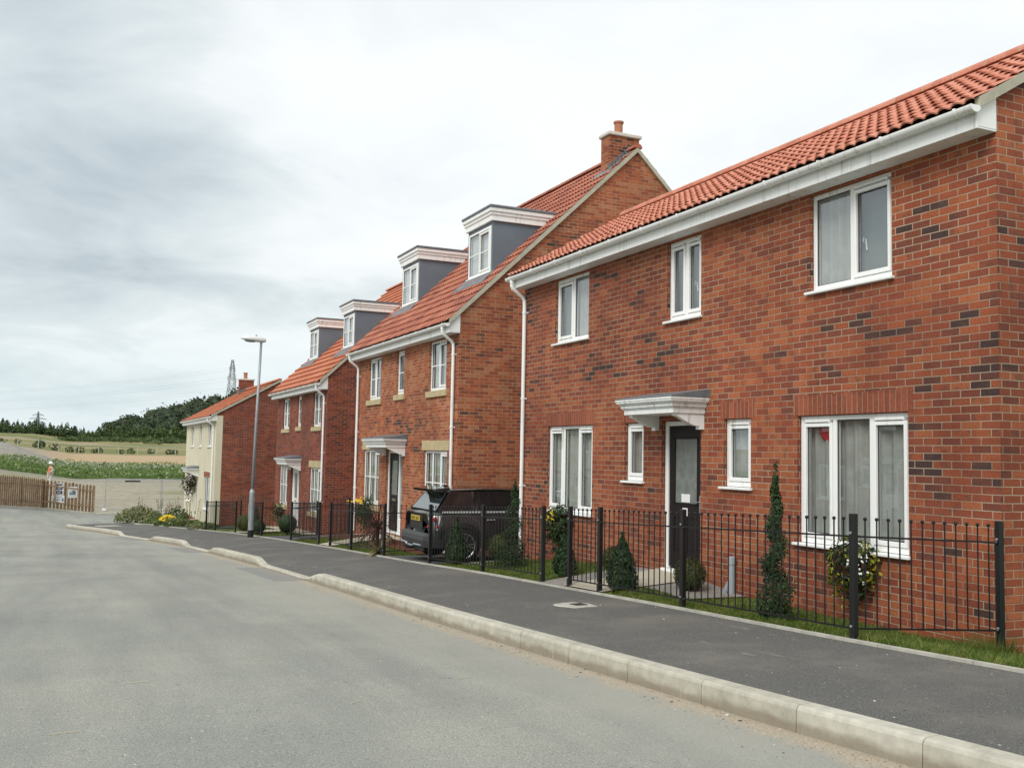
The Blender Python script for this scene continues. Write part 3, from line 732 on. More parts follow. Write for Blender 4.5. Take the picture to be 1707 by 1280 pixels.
def make_house(label, cat, X0, Y0, F, W, D, pitch, brick, tile, kind, front=None, foot=-.55, rz=0, soffit=4.48, ridge_mat=None, simple=False):
    h = thing('house', label, cat, (X0, Y0, F), rz, 'new detached houses along the street')
    S = soffit; zt = S+.26; xe = -.29; ze = S+.235
    rh = ze+(D/2-xe)*math.tan(pitch)
    front = front or brick
    wins, door, dormers, chim = kind
    holes = [(a['y0'], a['y1'], a['z0']-(.036 if a.get('sill', 'pvc') == 'pvc' else .014), a['z1']) for a in wins]+([(door['y0'], door['y1'], -.02, door['h'])] if door else [])
    wb = MB(); holed_front(wb, W, foot if front == brick else -.15, zt, holes, front)
    if front != brick:
        wb.quad((0, 0, foot), (0, 0, -.15), (0, W, -.15), (0, W, foot), brick)
    under = lambda x: ze-.05+(min(x, D-x)-xe)*math.tan(pitch)
    for yy, fl in ((0, 0), (W, 1)):
        pts = [(0, yy, foot), (D, yy, foot), (D, yy, under(D)), (D/2, yy, under(D/2)), (0, yy, under(0))]
        wb.poly(pts if not fl else pts[::-1], brick)
    wb.quad((D, 0, foot), (D, W, foot), (D, W, zt), (D, 0, zt), brick)
    if front != brick: wb.box(.0-.012, .26, -.012, 0.004, -.15, zt-.02, front)       # render returned round the corner
    for a in wins:
        if a.get('lintel') == 'soldier': wb.box(-.004, .02, a['y0']-.06, a['y1']+.06, a['z1']+.002, a['z1']+.227, 'soldier')
    wb.build('wall', h)
    for a in wins:
        if a.get('lintel') == 'stone':
            lb = MB(); lb.bbox(-.008, .06, a['y0']-.11, a['y1']+.11, a['z1']+.003, a['z1']+.225, 'stone', .004); lb.build('lintel', h)
    ib = MB()
    ib.box(.3, D-.1, .1, W-.1, -.25, 0, 'plaster'); ib.box(.16, D-.1, .1, W-.1, 2.28, 2.42, 'plaster'); ib.box(.16, D-.1, .1, W-.1, S+.01, S+.15, 'plaster')
    ib.quad((min(3.2, D-.4), .1, 0), (min(3.2, D-.4), W-.1, 0), (min(3.2, D-.4), W-.1, S), (min(3.2, D-.4), .1, S), 'plaster')
    ib.build('interior', h)
    for a in wins:
        make_window(h, a['y0'], a['y1'], a['z0'], a['z1'], a.get('n', 2), a.get('opens', (0,)), a.get('bars', False), a.get('sill', 'pvc'), handles=a.get('handles', ()))
        if a.get('blind'):
            bb = MB(); bb.box(.19, .195, a['y0']+.03, a['y1']-.03, a['z0'], a['z1'], a['blind']); bb.build('blind', h)
    # eaves
    fb = MB(); fb.bbox(-.25, -.232, -.014, W+.014, S, S+.225, 'pvc', .003); fb.box(-.232, .0-.001, -.01, W+.01, S+.004, S+.02, 'pvc')
    for yy in (-.013, W+.001): fb.prism([(-.2315, yy, S+.021), (-.002, yy, S+.021), (-.002, yy, S+.40), (-.2315, yy, S+.215)], (0, .012, 0), 'pvc')
    fb.build('fascia', h)
    gbm = MB(); n = 10; gx, gz, r = -.315, S+.186, .06
    prof = [(gx+r*math.cos(math.pi+math.pi*i/n), gz+r*math.sin(math.pi+math.pi*i/n)) for i in range(n+1)]
    prof2 = [(gx+(r-.006)*math.cos(math.pi+math.pi*i/n), gz+(r-.006)*math.sin(math.pi+math.pi*i/n)) for i in range(n, -1, -1)]
    gbm.prism([(x, -.05, z) for x, z in prof+prof2], (0, W+.1, 0), 'pvc')
    gbm.prism([(x, -.062, z) for x, z in [(gx+(r+.004)*math.cos(math.pi+math.pi*i/n), gz+(r+.004)*math.sin(math.pi+math.pi*i/n)) for i in range(n+1)]], (0, .018, 0), 'pvc')
    gbm.prism([(x, W+.044, z) for x, z in [(gx+(r+.004)*math.cos(math.pi+math.pi*i/n), gz+(r+.004)*math.sin(math.pi+math.pi*i/n)) for i in range(n+1)]], (0, .018, 0), 'pvc')
    for k in range(int(W/.85)+1):
        yy = .12+k*(W-.24)/int(W/.85)
        gbm.prism([(gx+(r+.006)*math.cos(math.pi+math.pi*i/n), yy, gz+(r+.006)*math.sin(math.pi+math.pi*i/n)) for i in range(n+1)]+[(gx+r, yy, gz+.012), (gx-r, yy, gz+.012)], (0, .022, 0), 'pvc')
        gbm.box(-.262, -.25, yy-.01, yy+.032, gz-.07, gz+.01, 'pvc')
    gbm.build('gutter', h)
    for yd in kind_pipes.get(label, [W-.12]):
        pb = MB(); zb = foot+.32
        pb.tube([(gx, yd, gz-.04), (gx, yd, gz-.16), (gx+.02, yd, gz-.2), (-.1, yd, gz-.34), (-.06, yd, gz-.40), (-.055, yd, gz-.5), (-.055, yd, zb)], .034, 10, 'pvc')
        pb.lathe((gx, yd, gz-.12), [(.034, 0), (.042, .01), (.042, .08), (.05, .085), (.05, .1)], 10, 'pvc')
        z = gz-.62
        while z > zb+.2:
            pb.lathe((-.055, yd, z), [(.035, -.02), (.041, -.018), (.041, .018), (.035, .02)], 10, 'pvc'); pb.box(-.1, .0, yd-.008, yd+.008, z-.01, z+.01, 'pvc'); pb.box(-.012, -.001, yd-.055, yd+.055, z-.012, z+.012, 'pvc'); z -= 1.55
        pb.build('downpipe', h, smooth=False)
    # roof
    rb = MB(); L = (D/2-xe)/math.cos(pitch)
    flat = tile == 'tile_three'
    rf = dict(gauge=.335, roll=.15) if not flat else dict(gauge=.335, roll=.3, flat=True, lift=.05)
    roof_slope(rb, xe-.025, ze-.008, pitch, L+.01, -.055, W+.055, m=tile, **rf)
    roof_slope(rb, D-xe+.02, ze, pitch, L+.01, -.055, W+.055, m=tile, xdir=-1, **dict(rf, flat=True))
    # half round ridge tiles with mortar joints
    nT = max(2, int(W/.45)); zr = rh+.015
    for k in range(nT):
        a, c = -.07+(W+.14)*k/nT, -.07+(W+.14)*(k+1)/nT
        arc = [(D/2+.115*math.cos(math.pi*i/8), zr-.01+.105*math.sin(math.pi*i/8)) for i in range(9)]
        inn = [(D/2+.095*math.cos(math.pi*i/8), zr-.015+.085*math.sin(math.pi*i/8)) for i in range(8, -1, -1)]
        rb.prism([(x, a+.008, z) for x, z in arc+inn], (0, c-a-.016, 0), tile)
        rb.prism([(D/2+(x-D/2)*.965, c-.012, zr+(z-zr)*.965) for x, z in arc+inn], (0, .024, 0), 'verge')
        if k in (0, nT-1): rb.prism([(x, a if k == 0 else c-.02, z) for x, z in arc], (0, .02, 0), tile)
    uvpad(rb)
    roof = rb.build('roof', h)
    for ya in (-.062, W+.002):
        vb = MB()
        for sgn in (1, -1):
            x0_ = xe+.03 if sgn > 0 else D-xe-.03
            a = (x0_, ze-.06); e = (D/2, ze-.06+(D/2-xe-.03)*math.tan(pitch)); tz = .085/math.cos(pitch)
            vb.prism([(a[0], ya, a[1]), (e[0], ya, e[1]), (e[0], ya, e[1]+tz), (a[0], ya, a[1]+tz)], (0, .06, 0), 'verge')
        vb.build('verge', h)
    for c in chim:
        cb = MB(); zc0 = rh-.9
        cb.box(c['x']-c['wx']/2, c['x']+c['wx']/2, c['y'], c['y']+c['wy'], zc0, c['top'], c.get('m', brick))
        co = cb.build('chimney', roof)
        cb = MB(); cb.bbox(c['x']-c['wx']/2-.05, c['x']+c['wx']/2+.05, c['y']-.05, c['y']+c['wy']+.05, c['top'], c['top']+.085, 'cap', .015); cb.build('chimney_cap', roof)
        pb = MB(); pb.lathe((c['x']-.05, c['y']+c['wy']/2, c['top']+.08), [(.105, 0), (.105, .05), (.098, .06), (.098, .28), (.122, .295), (.122, .335), (.09, .34), (.085, .2)], 14, 'pot'); pb.build('chimney_pot', roof)
        fl = MB()
        if c.get('flash', True):
            # stepped lead soakers up the near cheek
            x0_ = c['x']-c['wx']/2
            for i in range(7):
                xa = x0_-.03+i*.085; zz = ze+(min(xa, D/2)-xe)*math.tan(pitch)
                if xa > D/2-.05: break
                fl.box(xa, xa+.1, c['y']-.012, c['y'], zz-.02, zz+.20, 'lead'); 
                fl.prism([(xa, c['y']-.2, zz+.062), (xa+.1, c['y']-.2, zz+.062+.1*math.tan(pitch)), (xa+.1, c['y'], zz+.066+.1*math.tan(pitch)), (xa, c['y'], zz+.066)], (0, 0, .006), 'lead')
            fl.prism([(x0_-.22, c['y']-.2, ze+(x0_-.22-xe)*math.tan(pitch)+.06), (x0_, c['y']-.2, ze+(x0_-xe)*math.tan(pitch)+.06), (x0_, c['y']+c['wy']+.2, ze+(x0_-xe)*math.tan(pitch)+.06), (x0_-.22, c['y']+c['wy']+.2, ze+(x0_-.22-xe)*math.tan(pitch)+.06)], (0, 0, .008), 'lead')
            fl.build('flashing', roof)
    # dormers
    for d in dormers:
        y0, y1, xf = d['y0'], d['y1'], d['x']; zw0, zw1 = d['z0'], d['z1']; ztop = zw1+.10; zs = zw0-.06
        rs = lambda x: ze+(x-xe)*math.tan(pitch)
        xback = (ztop+.3-ze)/math.tan(pitch)+xe
        db = MB(); pad = .07
        for ya, yb in ((y0-pad, y0+.0), (y1, y1+pad)):
            db.prism([(xf, ya, zs-.1), (xf, ya, ztop), (xback, ya, ztop), (xback, ya, rs(xback)-.05), (xf+.2, ya, rs(xf+.2)-.1)], (0, yb-ya, 0), 'dormer')
        db.box(xf+.002, xf+.1, y0, y1, zw1, ztop, 'dormer'); db.box(xf+.002, xf+.1, y0, y1, zs-.1, zw0-.04, 'dormer')
        db.box(xf+.4, xf+.42, y0, y1, zs, ztop, 'plaster')
        do = db.build('dormer', h)
        cb = MB(); e_ = .11
        for (a, c, ex) in ((ztop-.015, ztop+.10, .06), (ztop+.101, ztop+.115, .075), (ztop+.116, ztop+.17, .085), (ztop+.171, ztop+.185, .10), (ztop+.186, ztop+.265, .115)):
            xb_ = (a+.02-ze)/math.tan(pitch)+xe
            cb.prism([(xf-ex, y0-pad-ex, a), (xb_+.02, y0-pad-ex, a), (xb_+.02+(c-a)/math.tan(pitch), y0-pad-ex, c), (xf-ex, y0-pad-ex, c)], (0, y1-y0+2*pad+2*ex, 0), 'pvc')
        cb.build('cornice', do)
        lb = MB(); a = ztop+.266; xb_ = (a+.06-ze)/math.tan(pitch)+xe
        lb.bbox(xf-.14, xb_+.25, y0-pad-.14, y1+pad+.14, a, a+.06, 'lead', .012); lb.build('flat_roof', do)
        ap = MB(); za = rs(xf)+.066
        t = math.tan(pitch)
        ap.prism([(xf-.34, y0-.32, rs(xf-.34)+.068), (xf-.34, y1+.32, rs(xf-.34)+.068), (xf+.06, y1+.16, rs(xf+.06)+.068), (xf+.06, y0-.16, rs(xf+.06)+.068)], (-.004, 0, .006), 'lead')
        ap.box(xf-.015, xf, y0-pad, y1+pad, zs-.26, zw0-.045, 'lead')
        ap.build('lead_apron', do)
        wo = make_window(do, y0, y1, zw0, zw1, 2, (0,), True, 'none', x=xf-.02, name='window', flat=True)
        sb = MB(); sb.bbox(xf-.075, xf+.05, y0-.03, y1+.03, zw0-.036, zw0-.002, 'pvc', .006); sb.build('sill', do)
        bb = MB(); bb.box(xf+.075, xf+.08, y0+.02, y1-.02, zw0+.0, zw1, 'blind'); bb.build('blind', do)
    # door, canopy
    if door:
        y0, y1, hh = door['y0'], door['y1'], door['h']; fm = MB(); x = .06
        fm.bbox(x, x+.08, y0+.003, y0+.06, -.01, hh-.003, 'pvc', .005); fm.bbox(x, x+.08, y1-.075, y1-.003, -.01, hh-.003, 'pvc', .005); fm.bbox(x+.001, x+.08, y0+.058, y1-.073, hh-.065, hh-.004, 'pvc', .005)
        sl = door.get('side', 0); ya = y0+.06
        if sl:
            fm.bbox(x+.001, x+.08, y0+sl-.03, y0+sl+.03, 0, hh-.06, 'pvc', .005); fm.bbox(x+.002, x+.08, y0+.058, y0+sl-.028, .0, .32, 'pvc', .005); ya = y0+sl+.03
        fo = fm.build('door_frame', h)
        if sl:
            g = MB(); g.quad((x+.04, y0+.06, .3), (x+.04, y0+.06, hh-.06), (x+.04, y0+sl-.03, hh-.06), (x+.04, y0+sl-.03, .3), 'obscure'); g.build('side_light', fo)
        dm = door['m']; lf = MB(); yb = y1-.075; w = yb-ya; x0_, x1_ = x+.022, x+.066; H = hh-.065
        st = .115
        lf.bbox(x0_, x1_, ya+.003, ya+st, .02, H-.003, dm, .003); lf.bbox(x0_, x1_, yb-st, yb-.003, .02, H-.003, dm, .003)
        gz0, gz1 = H*.45, H-.16
        lf.bbox(x0_+.0005, x1_, ya+st-.002, yb-st+.002, gz1, H-.004, dm, .003); lf.bbox(x0_+.0005, x1_, ya+st-.002, yb-st+.002, H*.36, gz0, dm, .003); lf.bbox(x0_+.0005, x1_, ya+st-.002, yb-st+.002, .021, .22, dm, .003)
        lf.bbox(x0_+.0007, x1_, (ya+yb)/2-.045, (ya+yb)/2+.045, .218, H*.362, dm, .003)
        for a, c in ((ya+st-.002, (ya+yb)/2-.043), ((ya+yb)/2+.043, yb-st+.002)):
            lf.box(x0_+.014, x1_-.002, a, c, .2, H*.37, dm); lf.bbox(x0_+.004, x1_, a+.03, c-.03, .26, H*.335, dm, .01)
        for q in ((ya+st, ya+st+.02, gz0, gz1), (yb-st-.02, yb-st, gz0, gz1), (ya+st, yb-st, gz0, gz0+.02), (ya+st, yb-st, gz1-.02, gz1)): lf.bbox(x0_-.006, x0_+.02, q[0], q[1], q[2], q[3], dm, .004)
        lo = lf.build('door', h)
        g = MB(); g.quad((x0_+.016, ya+st, gz0), (x0_+.016, ya+st, gz1), (x0_+.016, yb-st, gz1), (x0_+.016, yb-st, gz0), 'obscure'); g.build('door_glass', lo)
        hb = MB(); hb.bbox(x0_-.008, x0_, ya+.045, ya+.075, H*.40, H*.52, 'chrome', .003); hb.tube([(x0_, ya+.06, H*.475), (x0_-.05, ya+.06, H*.475), (x0_-.055, ya+.17, H*.475)], .009, 7, 'chrome'); hb.build('door_handle', lo)
        lp = MB(); lp.bbox(x0_-.008, x0_, (ya+yb)/2-.13, (ya+yb)/2+.13, H*.385, H*.385+.05, 'chrome', .003)
        if door.get('letter', 'chrome') == 'plate': lp = MB(); lp.bbox(x0_-.009, x0_, (ya+yb)/2-.055, (ya+yb)/2+.06, H*.372, H*.372+.105, 'paper', .003)
        lp.build('letter_plate', lo)
        if door.get('notice'):
            nb_ = MB(); nb_.box(x0_+.008, x0_+.011, (ya+yb)/2-.09, (ya+yb)/2+.11, gz0+.03, gz0+.14, 'paper'); nb_.build('notice', lo)
        tb = MB(); tb.bbox(-.02, .14, y0+.01, y1-.01, -.055, -.012, 'pvc', .005); tb.build('threshold', h)
        ca = door.get('canopy')
        if ca:
            c0, c1, zc, pr = ca; cm = MB()
            for a, e, ex in ((0, .07, 0), (.071, .085, .02), (.086, .13, .035), (.131, .15, .06), (.151, .175, .085), (.176, .205, .095)):
                cm.bbox(-pr-ex, -.001, c0-ex, c1+ex, zc+a, zc+e, 'pvc', .004)
            co = cm.build('door_canopy', h)
            lb = MB(); ex = .10
            lb.prism([(-pr-ex, c0-ex, zc+.206), (-.001, c0-ex, zc+.206), (-.001, c0-ex, zc+.32), (-pr-ex+.02, c0-ex, zc+.222)], (0, c1-c0+2*ex, 0), 'lead'); lb.build('canopy_roof', co)
            for yy in (c0+.02, c1-.12):
                bm = MB(); pts = [(-.002, yy, zc-.001), (-pr+.06, yy, zc-.001), (-pr+.06, yy, zc-.03)]+[(-.07-(pr-.13)*(1-t), yy, zc-.03-.13*math.sin(t*1.57)**1.3) for t in [i/6 for i in range(1, 7)]]+[(-.07, yy, zc-.2), (-.002, yy, zc-.2)]
                bm.prism(pts, (0, .09, 0), 'pvc'); bm.build('bracket', co)
    return h

A_S = 4.475
def typeA(mir=False, cream=False):
    sd_ = dict(sill='pvc', lintel='soldier')
    return [dict(y0=1.05, y1=2.66, z0=.575, z1=1.985, n=3, opens=(0, 2), **sd_), dict(y0=3.49, y1=4.03, z0=1.145, z1=1.985, n=1, opens=(0,), **sd_),
            dict(y0=5.91, y1=6.42, z0=1.145, z1=1.985, n=1, opens=(0,), **sd_), dict(y0=7.40, y1=8.98, z0=.575, z1=1.985, n=3, opens=(0, 2), **sd_),
            dict(y0=1.24, y1=2.45, z0=3.365, z1=A_S-.01, n=2, opens=(0,), sill='pvc', handles=(0,)), dict(y0=4.53, y1=5.33, z0=3.365, z1=A_S-.01, n=2, opens=(0, 1), sill='pvc', handles=(0,)),
            dict(y0=7.58, y1=8.76, z0=3.375, z1=A_S-.01, n=2, opens=(1,), sill='pvc')]
kind_pipes = {}
LA1 = 'nearest red brick house with a salmon tiled roof and wide three light window'
LA2 = 'tall orange brick house with two dormers and a chimney, behind the parked car'
LA3 = 'dull red brick house with two dormers and an orange roof, behind the lamp post'
LA4 = 'cream rendered house with a chimney at the far end of the terrace line'
kind_pipes[LA1] = [9.88]; kind_pipes[LA2] = [.22, 7.62]; kind_pipes[LA3] = [.22]; kind_pipes[LA4] = [.62]
w1 = typeA()
for k in (4, 5, 6): w1[k]['blind'] = 'blind_grey'
house_a = make_house(LA1, 'house', FX, 6.2, -1.48, 10., 4.24, R(30.0), 'brick_one', 'tile_one',
    (w1, dict(y0=4.52, y1=5.44, h=1.99, m='door', letter='plate', notice=True, canopy=(4.42, 5.62, 2.06, .50)), [], []))
def typeB():
    sd_ = dict(sill='stone', lintel='stone', bars=True)
    up = dict(sill='stone', bars=True)
    return [dict(y0=.60, y1=2.12, z0=.56, z1=2.0, n=3, opens=(0,), blind=None, **sd_), dict(y0=5.55, y1=7.04, z0=.56, z1=2.0, n=3, opens=(0,), **sd_),
            dict(y0=.77, y1=1.88, z0=3.34, z1=A_S-.01, n=2, opens=(0,), **up), dict(y0=3.68, y1=4.28, z0=3.38, z1=A_S-.01, n=1, opens=(0,), **up), dict(y0=5.62, y1=6.72, z0=3.34, z1=A_S-.01, n=2, opens=(1,), **up)]
dB = [dict(y0=.80, y1=2.12, x=1.02, z0=6.02, z1=7.08), dict(y0=5.78, y1=7.08, x=1.02, z0=6.02, z1=7.08)]
house_b = make_house(LA2, 'house', FX, 19.4, -1.93, 7.8, 8.6, R(43.6), 'brick_two', 'tile_two',
    (typeB(), dict(y0=3.62, y1=4.95, h=1.99, side=.44, m='door', canopy=(3.42, 5.1, 2.06, .5)), dB, [dict(x=4.15, wx=.80, y=.3, wy=.40, top=9.43)]))
house_c = make_house(LA3, 'house', FX, 30.7, -2.53, 7.8, 8.6, R(43.6), 'brick_three', 'tile_three',
    (typeB(), dict(y0=3.62, y1=4.95, h=1.99, side=.44, m='doorwhite', canopy=(3.42, 5.1, 2.06, .5)), dB, []), foot=-.9)
wD = [dict(y0=1.6, y1=3.5, z0=.5, z1=1.98, n=3, opens=(0,), lintel='soldier', sill='pvc'), dict(y0=8.8, y1=10.2, z0=.575, z1=1.985, n=3, opens=(0, 2), sill='pvc'),
      dict(y0=1.5, y1=2.7, z0=3.365, z1=A_S-.01, n=2, opens=(0,), sill='pvc'), dict(y0=4.9, y1=5.8, z0=3.365, z1=A_S-.01, n=2, opens=(0,), sill='pvc'), dict(y0=8.0, y1=9.2, z0=3.365, z1=A_S-.01, n=2, opens=(0,), sill='pvc')]
house_d = make_house(LA4, 'house', 6.2, 44.8, -3.24, 11.2, 5.3, R(29.5), 'brick_three', 'tile_three',
    (wD, dict(y0=5.9, y1=6.9, h=1.99, m='galv', canopy=(5.5, 7.7, 2.1, .5)), [], [dict(x=2.65, wx=.72, y=8.6, wy=.5, top=6.92, flash=True)]), front='render', foot=-.9)

# houses across the road, mirrored in the window glass
LO1 = 'red brick house across the road, seen only as a reflection in the near windows'
LO2 = 'cream rendered house across the road, seen only as a reflection in the far windows'
make_house(LO1, 'house', -13.5, 33.5, -2.1, 10., 5.2, R(32.3), 'brick_one', 'tile_three', (typeA(), dict(y0=4.52, y1=5.44, h=1.99, m='doorwhite', canopy=(4.42, 5.62, 2.06, .5)), [], []), rz=math.pi)
make_house(LO2, 'house', -13.5, 57.5, -3.1, 10., 5.2, R(32.3), 'brick_three', 'tile_three', (typeA(), dict(y0=4.52, y1=5.44, h=1.99, m='door', canopy=(4.42, 5.62, 2.06, .5)), [], []), front='render', rz=math.pi)
struct(grid(frange(-6.4, -4.4, .5), frange(-30, 48, 2.), lambda x, y: road_z(x, y)+.14, 'pave').build('pavement'))
struct(grid(frange(-19, -6.4, 1.5), frange(-30, 60, 2.), lambda x, y: road_z(x, y)+.15+.02*(-6.4-x), 'lawn').build('lawn'))
# ------------------------------------------------------------------ curtains (hang inside, so things of their own)
def curtain(label, X, y0, y1, z0, z1, m='curtain', folds=9, amp=.02, gather=None, group=None):
    mb = MB(); n = folds*8; i = mb.mid(m); ph = rng.random()*6
    for k in range(n+1):
        t = k/n; y = y0+(y1-y0)*t
        for zz, q in ((z0, 1.25), ((z0+z1)/2, 1.), (z1, .8)):
            yy = y
            if gather and zz != z1: yy = y0+(y-y0)*(gather if zz == (z0+z1)/2 else gather*.9)
            mb.v.append((X+amp*q*math.sin(t*folds*6.283+ph+.6*math.sin(t*5))+.01*math.sin(t*31), yy, zz))
    mb.f = [(k*3+r, k*3+r+1, k*3+r+4, k*3+r+3) for k in range(n) for r in (0, 1)]; mb.mi = [i]*len(mb.f)
    return tag(mb.build('curtain', smooth=True), label, 'curtain', group)
F1 = -1.48
curtain('white voile hanging in the far pane of the wide ground floor window', FX+.155, 7.22, 8.1, F1+.5, F1+2.05, folds=6)
curtain('white voile hanging in the near pane of the wide ground floor window', FX+.155, 8.0, 8.9, F1+.5, F1+2.05, folds=6)
curtain('pale curtain behind the ground floor window nearest the white downpipe', FX+.155, 14.2, 15.25, F1+.5, F1+2.05, folds=7)
curtain('gathered curtain at the near side of the window nearest the white downpipe', FX+.155, 13.55, 14.1, F1+.5, F1+2.05, folds=5)
curtain('pale curtain in the narrow window left of the black door', FX+.155, 12.05, 12.7, F1+1.1, F1+2.0, folds=5)
curtain('dark drape in the narrow window right of the black door', FX+.15, 9.66, 9.86, F1+1.1, F1+2.0, 'dark_curtain', folds=2)
curtain('pale curtain in the narrow window right of the black door', FX+.155, 9.84, 10.3, F1+1.1, F1+2.0, folds=4)
curtain('sheer curtain drawn in the far half of the large upstairs window', FX+.155, 8.08, 8.75, F1+3.3, F1+4.5, folds=5)
curtain('sheer curtain in the upstairs window nearest the white downpipe', FX+.155, 13.9, 14.5, F1+3.3, F1+4.5, folds=5)
rb_ = MB(); rb_.ball((FX+.150, 8.52, F1+1.84), .15, 'red', 14, 8, (.16, 1, 1)); tag(rb_.build('red_balloon', smooth=True), 'red balloon against the glass at the top left of the wide ground floor window', 'balloon')
for (Y0, F, nm) in ((19.4, -1.93, 'house behind the car'), (30.7, -2.53, 'dull red house')):
    curtain('pale curtain in the window left of the door of the '+nm, FX+.155, Y0+5.6, Y0+7.0, F+.5, F+2.05, folds=8)
    curtain('pale curtain in the window right of the door of the '+nm, FX+.155, Y0+.9, Y0+2.1, F+.5, F+2.05, folds=8)
    curtain('pale curtain in the rightmost upstairs window of the '+nm, FX+.155, Y0+1.1, Y0+1.85, F+3.3, F+4.5, folds=6)

# ------------------------------------------------------------------ black railings
def railing(label, pts, skip=(), group='black railings round the front gardens', base=None, posth=1.05, rise_=None):
    """pts: (x, y) of the posts; a panel between each pair"""
    t = thing('railing_fence', label, 'railings', (pts[0][0], pts[0][1], base(*pts[0]) if base else garden_z(*pts[0])), 0, group)
    O = Vector(t.location); zf = base or garden_z
    zs_ = [zf(*p) for p in pts]
    if rise_:
        for k, v in rise_.items(): zs_[k] = v
    P = [Vector((p[0], p[1], z))-O for p, z in zip(pts, zs_)]
    for k, p in enumerate(P):
        mb = MB(); w = .0285; low = zf(*pts[k])-O.z-.15
        mb.bbox(p.x-w, p.x+w, p.y-w, p.y+w, low, p.z+posth, 'black_metal', .006)
        for zz in (.12, posth-.16):
            mb.tube([(p.x-w-.008, p.y-.0, p.z+zz), (p.x-w, p.y, p.z+zz)], .012, 6, 'galv')
        mb.build('post', t)
    for k in range(len(P)-1):
        if k in skip: continue
        a, c = P[k], P[k+1]; d = c-a; Ln = math.hypot(d.x, d.y); mb = MB(); u = d/Ln
        e0, e1 = a+u*.03, c-u*.03
        for zz in (.10, .86):
            q0, q1 = e0+Vector((0, 0, zz)), e1+Vector((0, 0, zz)); nx, ny = -u.y*.0045, u.x*.0045
            h = .008
            mb.add([(q0.x+nx, q0.y+ny, q0.z-h), (q1.x+nx, q1.y+ny, q1.z-h), (q1.x+nx, q1.y+ny, q1.z+h), (q0.x+nx, q0.y+ny, q0.z+h), (q0.x-nx, q0.y-ny, q0.z-h), (q1.x-nx, q1.y-ny, q1.z-h), (q1.x-nx, q1.y-ny, q1.z+h), (q0.x-nx, q0.y-ny, q0.z+h)],
                   [(0, 1, 2, 3), (5, 4, 7, 6), (3, 2, 6, 7), (1, 0, 4, 5)], 'black_metal')
            mb.ball((e0.x, e0.y, e0.z+zz), .018, 'black_metal', 6, 4); mb.ball((e1.x, e1.y, e1.z+zz), .018, 'black_metal', 6, 4)
        n = max(2, int(round(Ln/.116)))
        for j in range(1, n):
            q = a+d*(j/n)
            mb.tube([(q.x, q.y, q.z+.09), (q.x, q.y, q.z+1.0)], .0068, 6, 'black_metal', cap=False); mb.ball((q.x, q.y, q.z+1.008), .0165, 'black_metal', 8, 5)
        mb.build('panel', t)
    return t
bxp = lambda y, o=.07: (bx(y)+o, y)
railing('long black railing before the wide ground floor window, turning back to the near house corner', [bxp(11.62), bxp(10.82), bxp(9.0), bxp(6.42), (7.545, 6.2)], rise_={4: G(6.4)-.07})
railing('black railing between the car and the slab path to the black door', [bxp(16.75), bxp(14.55), bxp(12.42)])
railing('black railing with a return panel beside the drive, behind the tail of the car', [(7.4, 19.42), bxp(19.32), bxp(21.7), bxp(23.42)])
railing('black railing left of the slab path to the tall house with the chimney', [bxp(24.4), bxp(27.15), (7.45, 27.25)])
railing('black railing with a return panel just right of the lamp post', [(7.4, 30.75), bxp(30.45), bxp(31.9)])
railing('farthest black railing with a short return beside the cream house', [bxp(33.6), bxp(36.1), bxp(37.2), (6.4, 38.9)])

# ------------------------------------------------------------------ street lamp
def street_lamp():
    x, y = 5.30, 30.35; z = G(y)-.02
    t = thing('street_lamp', 'grey steel street lamp with a flat white lantern, at the back of the footpath', 'street lamp', (x, y, z))
    b_ = MB(); b_.lathe((0, 0, -.2), [(.088, 0), (.088, .2), (.085, .42)], 14, 'black_metal'); b_.lathe((0, 0, .22), [(.084, 0), (.084, 1.12), (.055, 1.2), (.054, 1.22)], 14, 'galv'); b_.bbox(-.089, -.07, -.045, .045, .55, 1.0, 'galv', .004); b_.build('base', t)
    p = MB(); p.tube([(0, 0, 1.2), (.03, 0, 3.5), (.075, 0, 5.86)], [.05, .044, .036], 12, 'galv'); p.build('pole', t, smooth=True)
    h = MB(); n = 12
    sec = [(.14, .03, .06, .02), (.08, .07, .10, .05), (-.1, .10, .13, .06), (-.3, .14, .12, .06), (-.48, .12, .08, .045), (-.60, .05, .03, .02)]
    vs_ = []
    for sx, w, up, dn in sec:
        for j in range(n):
            a = 2*math.pi*j/n; s_ = math.sin(a); vs_.append((.075+sx, w*math.cos(a), 5.93+(up*s_ if s_ > 0 else dn*s_)+(-.06*sx-.02)))
    h.add(vs_, [(i*n+j, i*n+(j+1) % n, (i+1)*n+(j+1) % n, (i+1)*n+j) for i in range(len(sec)-1) for j in range(n)]+[tuple(range(n-1, -1, -1)), tuple(range((len(sec)-1)*n, len(sec)*n))], 'lamp_shell')
    ho = h.build('lantern', t, smooth=True)
    l = MB(); l.ball((-.24, 0, 5.885), .1, 'lamp_lens', 12, 6, (1.9, .95, .45)); l.build('lens', ho, smooth=True)
    s_ = MB(); s_.lathe((-.08, 0, 6.02), [(.03, 0), (.03, .05), (.02, .06)], 10, 'galv'); s_.build('photocell', ho)
    t.rotation_euler.y = R(.3)
street_lamp()

